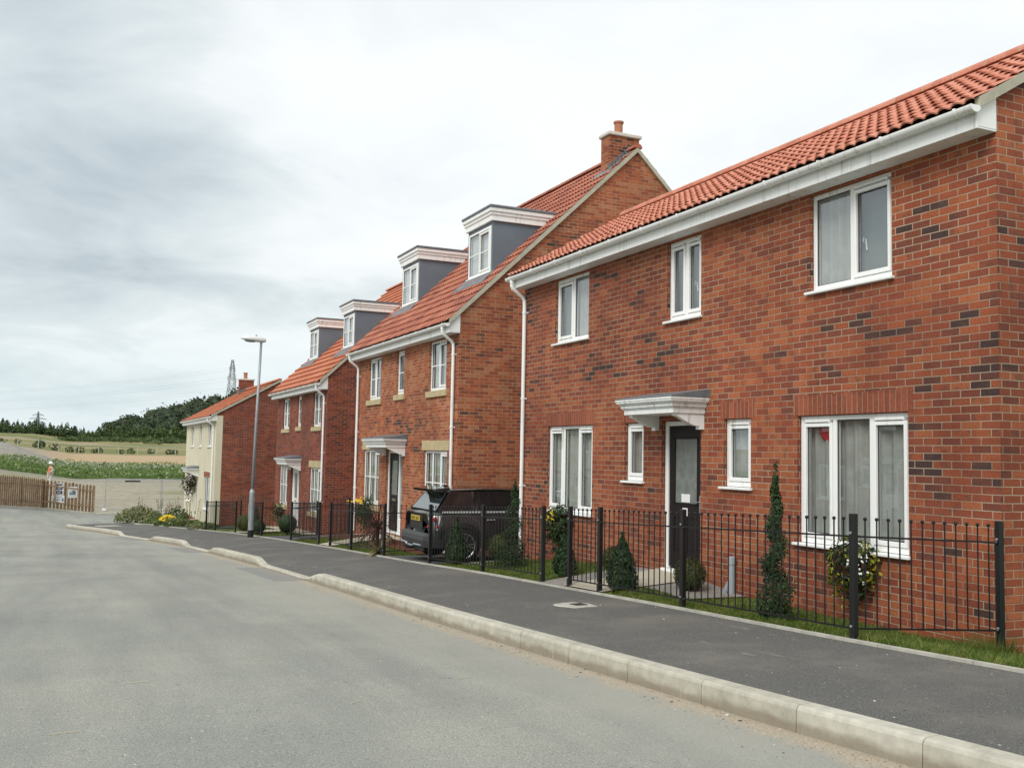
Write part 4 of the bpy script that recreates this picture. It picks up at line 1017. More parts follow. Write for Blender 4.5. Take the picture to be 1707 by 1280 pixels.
# ------------------------------------------------------------------ parked car: dark grey off-roader, seen from its rear right corner
M['paint'] = mat('dark grey metallic paint', (.075, .078, .082), .26, metal=.7, coat=.9, spec=.5)
M['waist_sheen'] = mat('shoulder sky sheen', (.52, .54, .55), .35)  # pale diffuse colour standing in for sky reflected on the body shoulder
M['cladding'] = mat('black plastic cladding', (.016, .016, .017), .5, .1, 20)
M['bumper'] = mat('grey bumper plastic', (.036, .037, .038), .45, .1, 20)
M['carglass'] = mat('tinted car glass', (.012, .014, .015), .06, spec=.8, coat=.5)
M['black_gloss'] = mat('gloss black roof', (.012, .012, .013), .12, coat=.6)
M['rearglass'] = mat('rear screen glass', (.035, .042, .046), .05, spec=.9, coat=1.)
M['tyre'] = mat('tyre rubber', (.014, .014, .014), .85, .2, 30)
M['alloy'] = mat('alloy wheel', (.50, .51, .53), .28, metal=.9)
M['tail_red'] = mat('red tail lamp', (.40, .02, .02), .15, coat=.6)
M['tail_clear'] = mat('clear tail lamp', (.50, .48, .47), .12, coat=.6)
def car():
    X0, YC = 6.2, 17.82; zg = garden_z(6.6, YC)+.01
    t = thing('parked_car', 'dark grey off-roader with a black roof parked nose-in between two brick houses', 'car', (X0, YC, zg))
    L, HW = 4.0, .83
    # outline of half width and heights at stations along the car: x, z_low, z_sill(widest), z_belt, half widths
    NJ = 9
    def ring(x, zl, zw, zb, wl, ww, wb_):
        return [(x, -wl*.6, zl), (x, -wl, zl+.03), (x, -ww, zw-.1), (x, -ww*1.01, zw+.1), (x, -wb_-.01, zb-.04), (x, -wb_+.05, zb)]
    st = [(-.02, .34, .60, .90, .60, .66, .60), (.04, .27, .58, .93, .70, .78, .70), (.16, .26, .56, .945, .76, .822, .765), (.4, .27, .55, .95, .79, .83, .785), (1.0, .25, .55, .945, .80, .83, .79), (2.4, .25, .55, .92, .80, .83, .79), (3.2, .25, .55, .90, .79, .82, .775), (3.75, .28, .5, .80, .72, .77, .70), (4.0, .32, .5, .66, .5, .58, .5)]
    bm = MB(); rs = []
    for s_ in st:
        h = ring(*s_); rs.append(h+[(p[0], -p[1], p[2]) for p in h[::-1]])
    n = len(rs[0])
    def body_pt(x):      # for reference only
        return x
    # skin with wheel arches cut by dropping side cells inside the arch circles
    sub = []
    for a, c in zip(rs, rs[1:]):
        m_ = 6 if c[0][0]-a[0][0] > .2 else 2
        for i in range(m_): sub.append([tuple(Vector(p).lerp(Vector(q), i/m_)) for p, q in zip(a, c)])
    sub.append(rs[-1])
    vs_ = [p for r in sub for p in r]; bm.add(vs_, [], 'paint'); i_p = bm.mid('paint')
    for i in range(len(sub)-1):
        for j in range(n-1):
            bm.f.append((i*n+j, i*n+j+1, (i+1)*n+j+1, (i+1)*n+j)); bm.mi.append(i_p)
        bm.f.append((i*n+n-1, i*n, (i+1)*n, (i+1)*n+n-1)); bm.mi.append(i_p)
    bm.f.append(tuple(range(n))); bm.mi.append(i_p); e = (len(sub)-1)*n; bm.f.append(tuple(range(e+n-1, e-1, -1))); bm.mi.append(i_p)
    body = bm.build('body', t, smooth=True)
    # glasshouse
    g = MB()
    def gring(x, zb, zt, wb_, wt): return [(x[0], -wb_, zb), (x[1], -wt, zt), (x[1], wt, zt), (x[0], wb_, zb)]
    A = gring((.11, .40), .935, 1.31, .745, .60); B = gring((1.3, 1.2), .94, 1.335, .775, .63); Cc = gring((2.9, 2.2), .91, 1.30, .76, .62)
    g.add(A+B+Cc, [(0, 1, 5, 4), (4, 5, 9, 8), (3, 7, 6, 2), (7, 11, 10, 6), (8, 9, 10, 11), (1, 2, 6, 5), (5, 6, 10, 9)], 'carglass')
    go = g.build('window_glass', t)
    rg = MB(); rg.prism([(.125, -.66, .955), (.375, -.54, 1.275), (.375, .54, 1.275), (.125, .66, .955)], (-.012, 0, .008), 'rearglass'); rg.build('rear_window', t)
    for sy in (-1, 1):      # pillars, and a pale strip painted for the sky reflected along the shoulder
        pl_ = MB()
        def pil(x0b, x0t, w):
            y_b, y_t = sy*.787, sy*.642
            pl_.prism([(x0b, y_b*.99, .94), (x0t, y_t*.99, 1.315), (x0t+w, y_t*.99, 1.315), (x0b+w, y_b*.99, .94)], (0, sy*.008, 0), 'black_gloss')
        pil(.14, .42, .13); pil(1.22, 1.16, .09); pil(.78, .86, .07)
        pl_.prism([(.2, sy*.775, .925), (2.9, sy*.775, .905), (2.9, sy*.775, .935), (.2, sy*.775, .957)], (0, sy*.034, 0), 'waist_sheen')
        pl_.build('trim_and_sheen', t)
    r = MB()
    sec = [(.30, .50, 1.33), (.42, .60, 1.352), (.9, .635, 1.378), (1.6, .63, 1.372), (2.2, .61, 1.33)]
    vs_ = []
    for x, w, z in sec: vs_ += [(x, -w-.01, z-.05), (x, -w, z-.015), (x, -w*.6, z+.012), (x, 0, z+.02), (x, w*.6, z+.012), (x, w, z-.015), (x, w+.01, z-.05)]
    r.add(vs_, [(i*7+j, i*7+j+1, (i+1)*7+j+1, (i+1)*7+j) for i in range(len(sec)-1) for j in range(6)]+[(0, 1, 2, 3, 4, 5, 6)[::-1]], 'black_gloss')
    ro = r.build('roof', t, smooth=False)
    sp = MB(); sp.prism([(.12, -.56, 1.30), (.09, -.53, 1.345), (.40, -.56, 1.38), (.46, -.58, 1.32)], (0, 1.12, 0), 'black_gloss'); sp.bbox(.2, .36, -.22, .22, 1.28, 1.33, 'black_gloss', .02); sp.build('spoiler', ro)
    for sy in (-1, 1):
        rl = MB(); rl.tube([(.42, sy*.612, 1.335), (.9, sy*.65, 1.352), (1.4, sy*.65, 1.352), (2.2, sy*.625, 1.31)], .013, 6, 'chrome'); rl.build('roof_trim', ro)
    an = MB(); an.prism([(.5, -.012, 1.37), (.62, -.012, 1.375), (.52, -.004, 1.43)], (0, .02, 0), 'black_gloss'); an.build('aerial', ro)
    bp_ = MB()
    prof = [(-.10, .30), (-.115, .42), (-.10, .50), (-.05, .555), (.1, .56), (.1, .28)]
    out_ = [(-1, -.60), (-.7, -.76)]
    for k, (ya, yb, sx) in enumerate(((-.62, .62, 0),)):
        bp_.prism([(x, ya, z) for x, z in prof], (0, yb-ya, 0), 'bumper')
    for sy in (-1, 1):
        a = [(x, sy*.62, z) for x, z in prof]; c = [(x+.06, sy*.78, z) for x, z in prof]; d = [(x*.2+.34, sy*.845, z) for x, z in prof]
        k = len(prof)
        for P_, Q_ in ((a, c), (c, d)):
            bp_.add(P_+Q_, [(i, (i+1) % k, k+(i+1) % k, k+i) for i in range(k)], 'bumper')
    bo = bp_.build('rear_bumper', t)
    db = MB(); db.bbox(-.10, .1, -.6, .6, .22, .31, 'cladding', .02); db.tube([(-.125, -.55, .335), (-.135, -.2, .33), (-.145, -.12, .30), (-.145, .12, .30), (-.135, .2, .33), (-.125, .55, .335)], .018, 7, 'galv'); db.build('skid_guard', bo)
    tw = MB(); tw.tube([(-.1, 0, .26), (-.2, 0, .25)], .022, 8, 'black_metal'); tw.tube([(-.2, 0, .25), (-.21, 0, .31)], .018, 8, 'black_metal'); tw.ball((-.21, 0, .33), .028, 'chrome', 8, 6); tw.build('tow_bar', bo)
    npl = MB(); npl.bbox(-.05, -.03, -.24, .24, .75, .845, 'yellow_plate', .004)
    for k in range(7):
        yy = .19-k*.055-(.03 if k > 3 else 0); npl.box(-.052, -.049, yy-.018, yy+.018, .77, .825, 'black_metal'); npl.box(-.0525, -.0515, yy-.008, yy+.006, .783, .805, 'yellow_plate')
    npl.build('number_plate', t)
    rc = MB(); rc.prism([(-.035, -.36, .60), (-.035, .36, .60), (-.02, .33, .87), (-.02, -.33, .87)], (.02, 0, 0), 'cladding'); rc.build('plate_recess', t)
    for sy in (-1, 1):
        tl = MB(); tl.prism([(.0, sy*.62, .62), (.12, sy*.80, .62), (.20, sy*.80, .88), (.05, sy*.66, .88)], (-.025, sy*.02, 0), 'tail_clear')
        tl.prism([(-.02, sy*.62, .66), (.10, sy*.815, .66), (.11, sy*.815, .71), (-.015, sy*.63, .71)], (-.02, sy*.01, 0), 'tail_red'); tl.ball((.06, sy*.79, .81), .05, 'tail_red', 10, 6, (.8, .6, 1)); tl.build('tail_lamp', t)
        for xw in (.60, 3.15):
            ar = MB(); n_ = 16
            o_ = [(xw+.42*math.cos(math.pi*i/n_-.12+(.24*i/n_)), .33+.42*math.sin(math.pi*i/n_-.12+(.24*i/n_))) for i in range(n_+1)]
            i_ = [(xw+.325*math.cos(math.pi*i/n_-.12+(.24*i/n_)), .33+.325*math.sin(math.pi*i/n_-.12+(.24*i/n_))) for i in range(n_+1)]
            for k in range(n_):
                ar.add([(o_[k][0], sy*.835, o_[k][1]), (o_[k+1][0], sy*.835, o_[k+1][1]), (i_[k+1][0], sy*.862, i_[k+1][1]), (i_[k][0], sy*.862, i_[k][1]), (i_[k][0], sy*.6, i_[k][1]), (i_[k+1][0], sy*.6, i_[k+1][1])],
                       [(0, 1, 2, 3), (3, 2, 5, 4)], 'cladding')
            ar.prism([(xw, sy*.837, .33)]+[(xw+.33*math.cos(2*math.pi*i/24), sy*.837, .33+.33*math.sin(2*math.pi*i/24)) for i in range(25)], (0, sy*.004, 0), 'tyre')
            ar.build('wheel_arch', t)
            wh = MB(); vs_ = []
            wp = [(.20, .70), (.30, .705), (.325, .73), (.325, .83), (.30, .852), (.235, .856), (.23, .85)]
            for j in range(28):
                a_ = 2*math.pi*j/28
                for rr, yy in wp: vs_.append((xw+rr*math.cos(a_), sy*yy, .325+rr*math.sin(a_)))
            k = len(wp); wh.add(vs_, [(j*k+q, j*k+q+1, ((j+1) % 28)*k+q+1, ((j+1) % 28)*k+q) for j in range(28) for q in range(k-1)], 'tyre')
            wo = wh.build('wheel', t, smooth=True)
            rm = MB(); vs_ = []
            rp = [(.232, .857), (.225, .862), (.21, .852), (.20, .80)]
            for j in range(28):
                a_ = 2*math.pi*j/28
                for rr, yy in rp: vs_.append((xw+rr*math.cos(a_), sy*yy, .325+rr*math.sin(a_)))
            k = len(rp); rm.add(vs_, [(j*k+q, j*k+q+1, ((j+1) % 28)*k+q+1, ((j+1) % 28)*k+q) for j in range(28) for q in range(k-1)], 'alloy')
            for j in range(10):
                a_ = 2*math.pi*(j//2)/5+(.16 if j % 2 else -.16); ca, sa = math.cos(a_), math.sin(a_)
                w_ = .016
                P_ = lambda rr, ww, yy: (xw+rr*ca-ww*sa, sy*yy, .325+rr*sa+ww*ca)
                rm.add([P_(.03, -w_, .858), P_(.03, w_, .858), P_(.22, w_*.8, .855), P_(.22, -w_*.8, .855), P_(.03, -w_, .83), P_(.03, w_, .83), P_(.22, w_*.8, .83), P_(.22, -w_*.8, .83)], [(0, 1, 2, 3), (0, 3, 7, 4), (1, 5, 6, 2)], 'alloy')
            rm.prism([(xw+.05*math.cos(2*math.pi*j/12), sy*.835, .325+.05*math.sin(2*math.pi*j/12)) for j in range(12)], (0, sy*.026, 0), 'alloy')
            rm.build('rim', wo)
        sk = MB(); sk.bbox(.98, 2.78, sy*.845-.012, sy*.845+.012, .24, .38, 'cladding', .01); sk.build('sill_cladding', t)
        dh = MB(); dh.bbox(1.05, 1.24, sy*.845-.016, sy*.845+.016, .77, .80, 'chrome', .008); dh.build('door_handle', t)
        ds = MB()
        for xx in (.98, 1.32, 2.35): ds.box(xx-.004, xx+.004, sy*.834-.004, sy*.834+.004, .38, .90, 'cladding')
        ds.build('door_shut_line', t)
        mr = MB(); mr.ball((2.28, sy*.93, .99), .1, 'paint', 10, 7, (.55, 1, .75)); mr.bbox(2.26, 2.34, min(sy*.78, sy*.86), max(sy*.78, sy*.86), .94, .98, 'cladding', .01); mr.build('wing_mirror', t, smooth=True)
    t.rotation_euler.y = R(-.4)
car()
# ------------------------------------------------------------------ garden plants
M['box_leaf'] = leaf_mat('dark conifer foliage', [(.3, (.010, .028, .010)), (.5, (.026, .062, .020)), (.7, (.06, .105, .032))], 14.)
M['ball_leaf'] = leaf_mat('olive box foliage', [(.3, (.022, .034, .008)), (.5, (.055, .072, .018)), (.72, (.12, .13, .04))], 18.)
M['ivy_leaf'] = leaf_mat('trailing basket foliage', [(.3, (.012, .026, .012)), (.5, (.035, .065, .022)), (.72, (.10, .13, .05))], 14.)
M['yellow_leaf'] = leaf_mat('yellow green leaves', [(.3, (.20, .22, .02)), (.6, (.46, .43, .04))], 20.)
M['white_petal'] = mat('white petals', (.80, .80, .78), .7)
M['yellow_petal'] = mat('yellow petals', (.75, .52, .02), .7)
M['brown_leaf'] = leaf_mat('dark bronze foliage', [(.3, (.03, .014, .008)), (.6, (.085, .03, .016))], 14.)
M['cordyline'] = leaf_mat('purple strap leaf', [(.3, (.045, .014, .014)), (.55, (.12, .035, .032)), (.75, (.22, .09, .07))], 10.)
M['weed'] = leaf_mat('rank weeds', [(.28, (.035, .065, .014)), (.5, (.075, .12, .028)), (.72, (.16, .19, .06))], 6.)
M['verge_weed'] = leaf_mat('pale verge weeds', [(.28, (.09, .11, .035)), (.5, (.18, .20, .075)), (.72, (.30, .31, .14))], 5.)
M['dry_weed'] = leaf_mat('dry seeding weeds', [(.3, (.16, .13, .06)), (.6, (.30, .25, .13))], 6.)
M['stem'] = mat('woody stem', (.09, .06, .04), .9)
def cone_shrub(label, x, y, h, r, n=2600, m='box_leaf', group='clipped conical conifers'):
    z = garden_z(x, y); t = thing('topiary_cone', label, 'shrub', (x, y, z), rng.random()*6, group)
    mb = MB()
    core = [(r*.8*math.sin(math.pi*min(1, .12+.88*(1-k/7))*.5)*(1-(k/7.)**2.2)+.005, .05+(h-.12)*k/7) for k in range(8)]
    mb.lathe((0, 0, 0), core, 10, m)
    for _ in range(n):
        u = rng.random()**1.25; zz = .04+u*(h-.04); a = rng.random()*6.283
        prof = (1-u**1.7)*(.72+.28*min(1, u*7))
        rr = r*prof*(.82+.30*rng.random()**1.5+.22*noise.noise(Vector((math.cos(a)*1.6, math.sin(a)*1.6+x*3, zz*6))))
        mb.leaf((rr*math.cos(a), rr*math.sin(a), zz), rng.uniform(.02, .055), m, (math.cos(a), math.sin(a), .6))
    for _ in range(60):
        zz = h*rng.uniform(.9, 1.06); mb.leaf((rng.gauss(0, .012), rng.gauss(0, .012), zz), .04, m)
    mb.build('foliage', t); s = MB(); s.tube([(0, 0, -.05), (0, 0, .1)], .018, 6, 'stem'); s.build('stem', t); return t
cone_shrub('clipped conical conifer on the lawn left of the railing gap at the slab path', 6.6, 12.6, .64, .165)
cone_shrub('clipped conical conifer behind the railing, left of the black door and its ball shrub', 6.42, 10.72, .68, .20)
cone_shrub('clipped conical conifer hiding the rear wheel of the parked car', 6.42, 16.35, .78, .215)
cone_shrub('small clipped conical conifer behind the railing left of the lamp post', 5.9, 32.9, .85, .24, 900)
cone_shrub('small clipped conical conifer between the lamp post and the farther railing', 6.1, 34.9, .95, .26, 900)
def ball_shrub(label, x, y, r, n=1500, m='ball_leaf', zoff=0., group='clipped ball shrubs'):
    z = garden_z(x, y)+zoff; t = thing('topiary_ball', label, 'shrub', (x, y, z), 0, group)
    mb = MB(); mb.ball((0, 0, r), r*.86, m, 14, 10)
    for _ in range(n):
        v = Vector((rng.gauss(0, 1), rng.gauss(0, 1), rng.gauss(0, 1))).normalized(); rr = r*(.88+.15*rng.random()+.05*noise.noise(v*3))
        mb.leaf(v*rr+Vector((0, 0, r)), rng.uniform(.02, .038), m, v)
    mb.build('foliage', t); s = MB(); s.tube([(0, 0, -.05), (0, 0, r*.6)], .015, 6, 'stem'); s.build('stem', t); return t
ball_shrub('clipped olive ball shrub on gravel in front of the black door', 7.12, 10.28, .20)
ball_shrub('small clipped ball shrub behind the conical conifer by the slab path', 7.25, 12.35, .17)
ball_shrub('yellowish clipped ball shrub beside the spiral conifer under the car', 7.15, 16.1, .24, m='ball_leaf')
ball_shrub('dark round shrub behind the railing at the door of the dull red house', 6.6, 31.3, .34, 700, 'box_leaf')
ball_shrub('low round shrub at the foot of the lamp post', 5.75, 31.6, .25, 500, 'box_leaf')
ball_shrub('low round shrub beside the farther railing', 5.7, 33.9, .3, 500, 'ball_leaf')
def spiral(label, x, y, h, r0, n=3000, lean=0.):
    z = garden_z(x, y); t = thing('spiral_topiary', label, 'shrub', (x, y, z), 0, 'clipped spiral conifers')
    mb = MB()
    for _ in range(n):
        u = rng.random()**1.4; a = u*6.283*3.6+.6
        w = (1-u)**.8; cx2, cy2 = math.cos(a)*r0*.34*w, math.sin(a)*r0*.34*w
        rr = (r0*.70*w+.022)*rng.random()**.4; b_ = rng.random()*6.283
        if u < .22: cx2 *= u/.22; cy2 *= u/.22; rr = r0*(1.05-.8*u)*rng.random()**.35
        zz = .03+u*h+rr*.55*rng.uniform(-1, 1)
        mb.leaf((cx2+rr*math.cos(b_)+lean*u, cy2+rr*math.sin(b_), max(.02, zz)), rng.uniform(.022, .042), 'box_leaf', (math.cos(b_), math.sin(b_), .5))
    for _ in range(90):
        u = rng.uniform(.92, 1.12); mb.leaf((lean*u+rng.gauss(0, .012), rng.gauss(0, .012), h*u), .035, 'ball_leaf')
    mb.build('foliage', t); s = MB(); s.tube([(0, 0, -.05), (0, 0, h*.5), (lean*.9, 0, h*1.08)], [.02, .014, .006], 6, 'stem'); s.build('stem', t)
spiral('tall clipped spiral conifer behind the railing, right of the grey pipe stub', 6.55, 7.98, 1.40, .18, 4600, lean=.0)
spiral('clipped spiral conifer in front of the white downpipe, against the parked car', 6.75, 14.75, 1.28, .27, 4600, .04)
def basket(label, X, Y, Z, r, mats, n=1300, drop=.35, group='planted wall baskets'):
    t = thing('flower_basket', label, 'flower basket', (X, Y, Z), 0, group)
    bk = MB(); bk.lathe((-.13, 0, -.16), [(.03, 0), (.10, .03), (.14, .09), (.155, .16), (.15, .16)], 14, 'brown_leaf'); bk.build('basket', t)
    fr = MB(); fr.tube([(0, 0, .3), (-.14, 0, .3), (-.16, 0, .27)], .008, 6, 'black_metal'); fr.tube([(0, 0, .05), (-.13, 0, .29)], .006, 6, 'black_metal')
    for k in range(3): fr.tube([(-.14, 0, .28), (-.13+.14*math.cos(k*2.1), .14*math.sin(k*2.1), .0)], .003, 4, 'black_metal')
    fr.build('bracket', t)
    mb = MB()
    for _ in range(n):
        v = Vector((rng.gauss(0, 1), rng.gauss(0, 1.15), rng.gauss(0, .8))); v.normalize()
        cl_ = noise.noise(v*1.8+Vector((Y, 0, 0)))
        if cl_ < -.42: continue
        rr = r*(.45+.6*rng.random()+.25*cl_); p = v*rr
        if v.z < 0: p.z *= 1+drop*2*rng.random()
        p.x = min(p.x*.8-.10, .02)
        mm_ = mats[0] if rng.random() < .78 else mats[1]
        if cl_ > .1 and len(mats) > 2 and rng.random() < .5: mm_ = mats[2]
        mb.leaf(p, rng.uniform(.035, .075)*max(1, r/.33), mm_, v)
    mb.build('foliage', t)
    return t
bk1 = basket('trailing basket with white petals on the wall under the wide ground floor window', FX, 7.9, -1.06, .29, ['ivy_leaf', 'brown_leaf', 'yellow_leaf'], 2000)
fl = MB()
for _ in range(24):
    c = Vector((rng.uniform(-.34, -.2), -.24+rng.gauss(0, .07), .04+rng.gauss(0, .07)))
    for k in range(2): fl.leaf(c+Vector((rng.gauss(0, .01), rng.gauss(0, .01), rng.gauss(0, .01))), .026, 'white_petal', (-1, -.6, .3), .9)
fl.build('flowers', bk1)
bk2 = basket('trailing basket with yellow flowers above the conical conifer, under the far ground floor window', FX, 14.5, -1.1, .32, ['ivy_leaf', 'box_leaf', 'ivy_leaf'], 1900)
fl = MB()
for _ in range(24):
    c = Vector((-.3+rng.gauss(0, .05), rng.gauss(0, .09)-.05, .10+rng.gauss(0, .06)))
    for k in range(3): fl.leaf(c+Vector((rng.gauss(0, .012), rng.gauss(0, .012), rng.gauss(0, .012))), .024, 'yellow_petal', (-1, -.6, .3), .9)
fl.build('flowers', bk2)
bk3 = basket('trailing basket with yellow flowers under the left window of the tall dormer house', FX, 25.7, -1.55, .42, ['box_leaf', 'ivy_leaf', 'ivy_leaf'], 900)
fl = MB()
for _ in range(20):
    c = Vector((-.35+rng.gauss(0, .05), rng.gauss(0, .2), .28+rng.gauss(0, .03)))
    for k in range(3): fl.leaf(c+Vector((rng.gauss(0, .015), rng.gauss(0, .02), rng.gauss(0, .012))), .04, 'yellow_petal', (-1, -.6, .3), .9)
fl.build('flowers', bk3)
basket('leafy basket under the left window of the dull red house', FX, 37.0, -2.25, .42, ['box_leaf', 'ivy_leaf', 'ivy_leaf'], 500)
basket('large hanging basket with dark red trailing plants on the cream house', 6.2, 52.1, -1.75, .62, ['brown_leaf', 'box_leaf', 'ivy_leaf'], 700, .3)

def strap_plant(label, x, y, h, n, m, trunk=.4, L=.75, cat='plant', name='cordyline'):
    z = garden_z(x, y); t = thing(name, label, cat, (x, y, z)); mb = MB()
    for k in range(n):
        a = rng.random()*6.283; up = rng.uniform(-.25, 1.0); l = L*rng.uniform(.7, 1.1); d = Vector((math.cos(a), math.sin(a), 0)); w = rng.uniform(.014, .026)
        p = Vector((0, 0, trunk*rng.uniform(.55, 1.))); side = Vector((-d.y, d.x, 0)); pr = []
        for i in range(5):
            s_ = i/4; q = p+d*(l*s_*(1-.45*max(up, 0)))+Vector((0, 0, l*(up*s_-.65*s_*s_*(1-.6*max(0, up)))))
            ww = w*(1-s_)**.6+.001; pr += [tuple(q-side*ww), tuple(q+side*ww)]
        mb.add(pr, [(2*i, 2*i+1, 2*i+3, 2*i+2) for i in range(4)], m)
    mb.build('leaves', t); s = MB(); s.tube([(0, 0, -.05), (0, 0, trunk)], [.05, .035], 8, 'stem'); s.build('trunk', t); return t
strap_plant('purple spiky cordyline in bark mulch beside the door of the tall dormer house', 6.75, 22.2, 1.1, 95, 'cordyline', .5, .8)
strap_plant('low arching grass clump at the drive edge beside the car bumper', 6.05, 19.75, .4, 60, 'dry_weed', .08, .6, 'plant', 'grass_clump')

# weedy bed and yellow flowers at the far end of the footpath
def weed_clump(label, x, y, r, h, n, m, m2=None, name='weed_clump', cat='weeds', group='weeds growing on the verge by the cream house'):
    t = thing(name, label, cat, (x, y, garden_z(x, y) if y < 50.5 else road_z(x, y)+.1), 0, group); mb = MB()
    for _ in range(n):
        a = rng.random()*6.283; rr = r*rng.random()**.6; q = 1-(rr/r)**2*.6
        mb.leaf((rr*math.cos(a), rr*math.sin(a)*1.2, h*q*rng.random()**.8), rng.uniform(.08, .17), m2 if m2 and rng.random() < .3 else m, (0, -.3, 1))
    mb.build('foliage', t); return t
weed_clump('large pale green weed clump at the corner of the verge, where the footpath ends', 3.5, 49.4, 1.1, .75, 1500, 'verge_weed', 'weed')
weed_clump('low green weeds on the verge left of the yellow flowers', 4.3, 46.6, .9, .35, 800, 'weed', 'verge_weed')
weed_clump('upright dark green weed behind the yellow flowers', 5.0, 47.3, .5, .8, 500, 'weed')
weed_clump('grey green weed clump right of the yellow flowers', 4.55, 42.3, .6, .38, 600, 'weed', 'verge_weed')
weed_clump('ragged weeds at the foot of the farthest railing', 5.0, 38.5, .6, .25, 400, 'weed', 'dry_weed')
t = weed_clump('dome of bright yellow flowers on the verge below the cream house', 4.25, 43.8, .55, .40, 350, 'weed', None, 'flower_clump', 'flowers', None)
fl = MB()
for _ in range(210):
    a = rng.random()*6.283; rr = .5*rng.random()**.55; fl.leaf((rr*math.cos(a)*.8, rr*math.sin(a)*1.2, .43*(1-(rr/.6)**2*.7)+.02*rng.random()), .07, 'yellow_petal', (-.3, -.5, 1), .9)
fl.build('flowers', t)
t = thing('seed_stalks', 'tall brown seeding stalks on the verge behind the pale weed clump', 'weeds', (4.6, 49.6, garden_z(4.6, 49.6))); mb = MB()
for _ in range(45):
    x, y = rng.uniform(-1.2, 1.6), rng.uniform(-1, 1); h = rng.uniform(.4, 1.15); lx = rng.gauss(0, .1)
    mb.tube([(x, y, 0), (x+lx, y, h)], .006, 4, 'dry_weed', cap=False)
    for k in range(6): mb.leaf((x+lx*(.5+.1*k), y+rng.gauss(0, .04), h*(.5+.1*k)), .1, 'dry_weed')
mb.build('stalks', t)

# ------------------------------------------------------------------ small things on the ground
t = thing('drain_pipe', 'short grey plastic pipe stub standing against the brick wall right of the black door', 'pipe', (FX-.06, 9.98, garden_z(7.5, 9.98)))
mb = MB(); mb.tube([(0, 0, -.05), (0, 0, .42)], .04, 12, 'grey_pipe'); mb.lathe((0, 0, .36), [(.04, 0), (.048, .01), (.048, .09), (.036, .1), (.036, .02)], 12, 'grey_pipe'); mb.build('pipe', t)
mb = MB(); mb.tube([(-.02, .12, -.04), (-.02, .06, .06), (0, .01, .16), (0, 0, .2)], .042, 12, 'grey_pipe'); mb.build('elbow', t)
def on_pave(x, y):
    t_ = max(0, min(1, (x-kx(y))/(bx(y)-kx(y)))); a = road_z(kx(y), y)+kerb_up(y); return a+(G(y)-.012-a)*t_
t = thing('stopcock_cover', 'small black cover in a splash of pale cement on the dark footpath', 'cover', (5.34, 9.95, on_pave(5.34, 9.95)))
mb = MB(); pts = []
for k in range(28):
    a = 6.283*k/28; rr = .23*(1+.5*noise.noise(Vector((math.cos(a)*1.7, math.sin(a)*1.7, 4)))); pts.append((rr*math.cos(a)*1.0, rr*math.sin(a)*1.25, .005))
mb.poly(pts, 'edging'); 
for k in range(28): 
    p, q = pts[k], pts[(k+1) % 28]; mb.quad(p, q, (q[0]*1.05, q[1]*1.05, -.012), (p[0]*1.05, p[1]*1.05, -.012), 'cap')
mb.build('cement', t); mb = MB(); mb.bbox(-.02, .13, -.09, .09, .0, .012, 'black_metal', .004); mb.build('lid', t); t.rotation_euler.x = -.046
for (x, y, sx, sy, lb) in ((2.0, 45.2, .4, .55, 'pale rectangular cover slab set in the footpath near its rounded end'), (3.55, 46.4, .35, .4, 'pale cover slab at the back of the footpath beside the weeds')):
    mb = MB(); mb.bbox(-sx, sx, -sy, sy, -.03, .016, 'edging', .005); o = mb.build('cover_slab', loc=(x, y, on_pave(x, y)+.004)); o.rotation_euler = (-.046, 0, .2); tag(o, lb, 'slab')
mb = MB()
def chip(x, y, z, s, m):
    v = [Vector((rng.gauss(0, 1), rng.gauss(0, 1), abs(rng.gauss(0, .6)))).normalized()*s*rng.uniform(.6, 1.1) for _ in range(7)]
    mb.add([(x+p.x, y+p.y, z+p.z*.6) for p in v], [(0, 1, 2), (0, 2, 3), (0, 3, 4), (1, 2, 5), (2, 3, 5), (3, 4, 6), (0, 4, 6), (1, 5, 6), (0, 1, 6)], m)
M['chip_white'] = mat('white limestone chip', (.62, .61, .57), .9); M['chip_brown'] = mat('brown grit', (.30, .24, .17), .9, .3, 20); M['chip_grey'] = mat('grey stone chip', (.16, .155, .145), .9, .3, 20)
for _ in range(320):
    y = 3.2+26*rng.random()**1.8; x = rng.uniform(kx(y)+.2, bx(y)-.05); chip(x, y, on_pave(x, y), rng.uniform(.004, .013)*(1.6 if rng.random() < .1 else 1), rng.choice(['chip_white', 'chip_white', 'chip_grey', 'chip_brown']))
for _ in range(700):
    y = 3.+13*rng.random()**1.4; d = abs(rng.gauss(0, .17))+.015; x = kx(y)-d; chip(x, y, road_z(x, y), rng.uniform(.003, .011)*(2. if rng.random() < .04 else 1), rng.choice(['chip_brown', 'chip_brown', 'chip_grey', 'chip_white']))
for _ in range(700):
    y = 4.+12*rng.random()**1.5; x = kx(y)-rng.uniform(.4, 4.2); chip(x, y, road_z(x, y), rng.uniform(.003, .009), rng.choice(['chip_brown', 'chip_grey', 'chip_white']))
for _ in range(90):
    y = rng.uniform(4.6, 8.5); x = bx(y)-abs(rng.gauss(0, .1))-.02; chip(x, y, on_pave(x, y), rng.uniform(.004, .014), rng.choice(['chip_brown', 'chip_brown', 'chip_grey']))
tag(mb.build('grit'), 'loose stone chips and grit scattered on the footpath, along the kerb and on the road', 'grit', kind='stuff')
M['straw'] = mat('straw', (.52, .45, .30), .8)
st = thing('straw', 'thin pale straws lying on the grey road', 'straw', (2, 8, road_z(2, 8))); mb = MB()
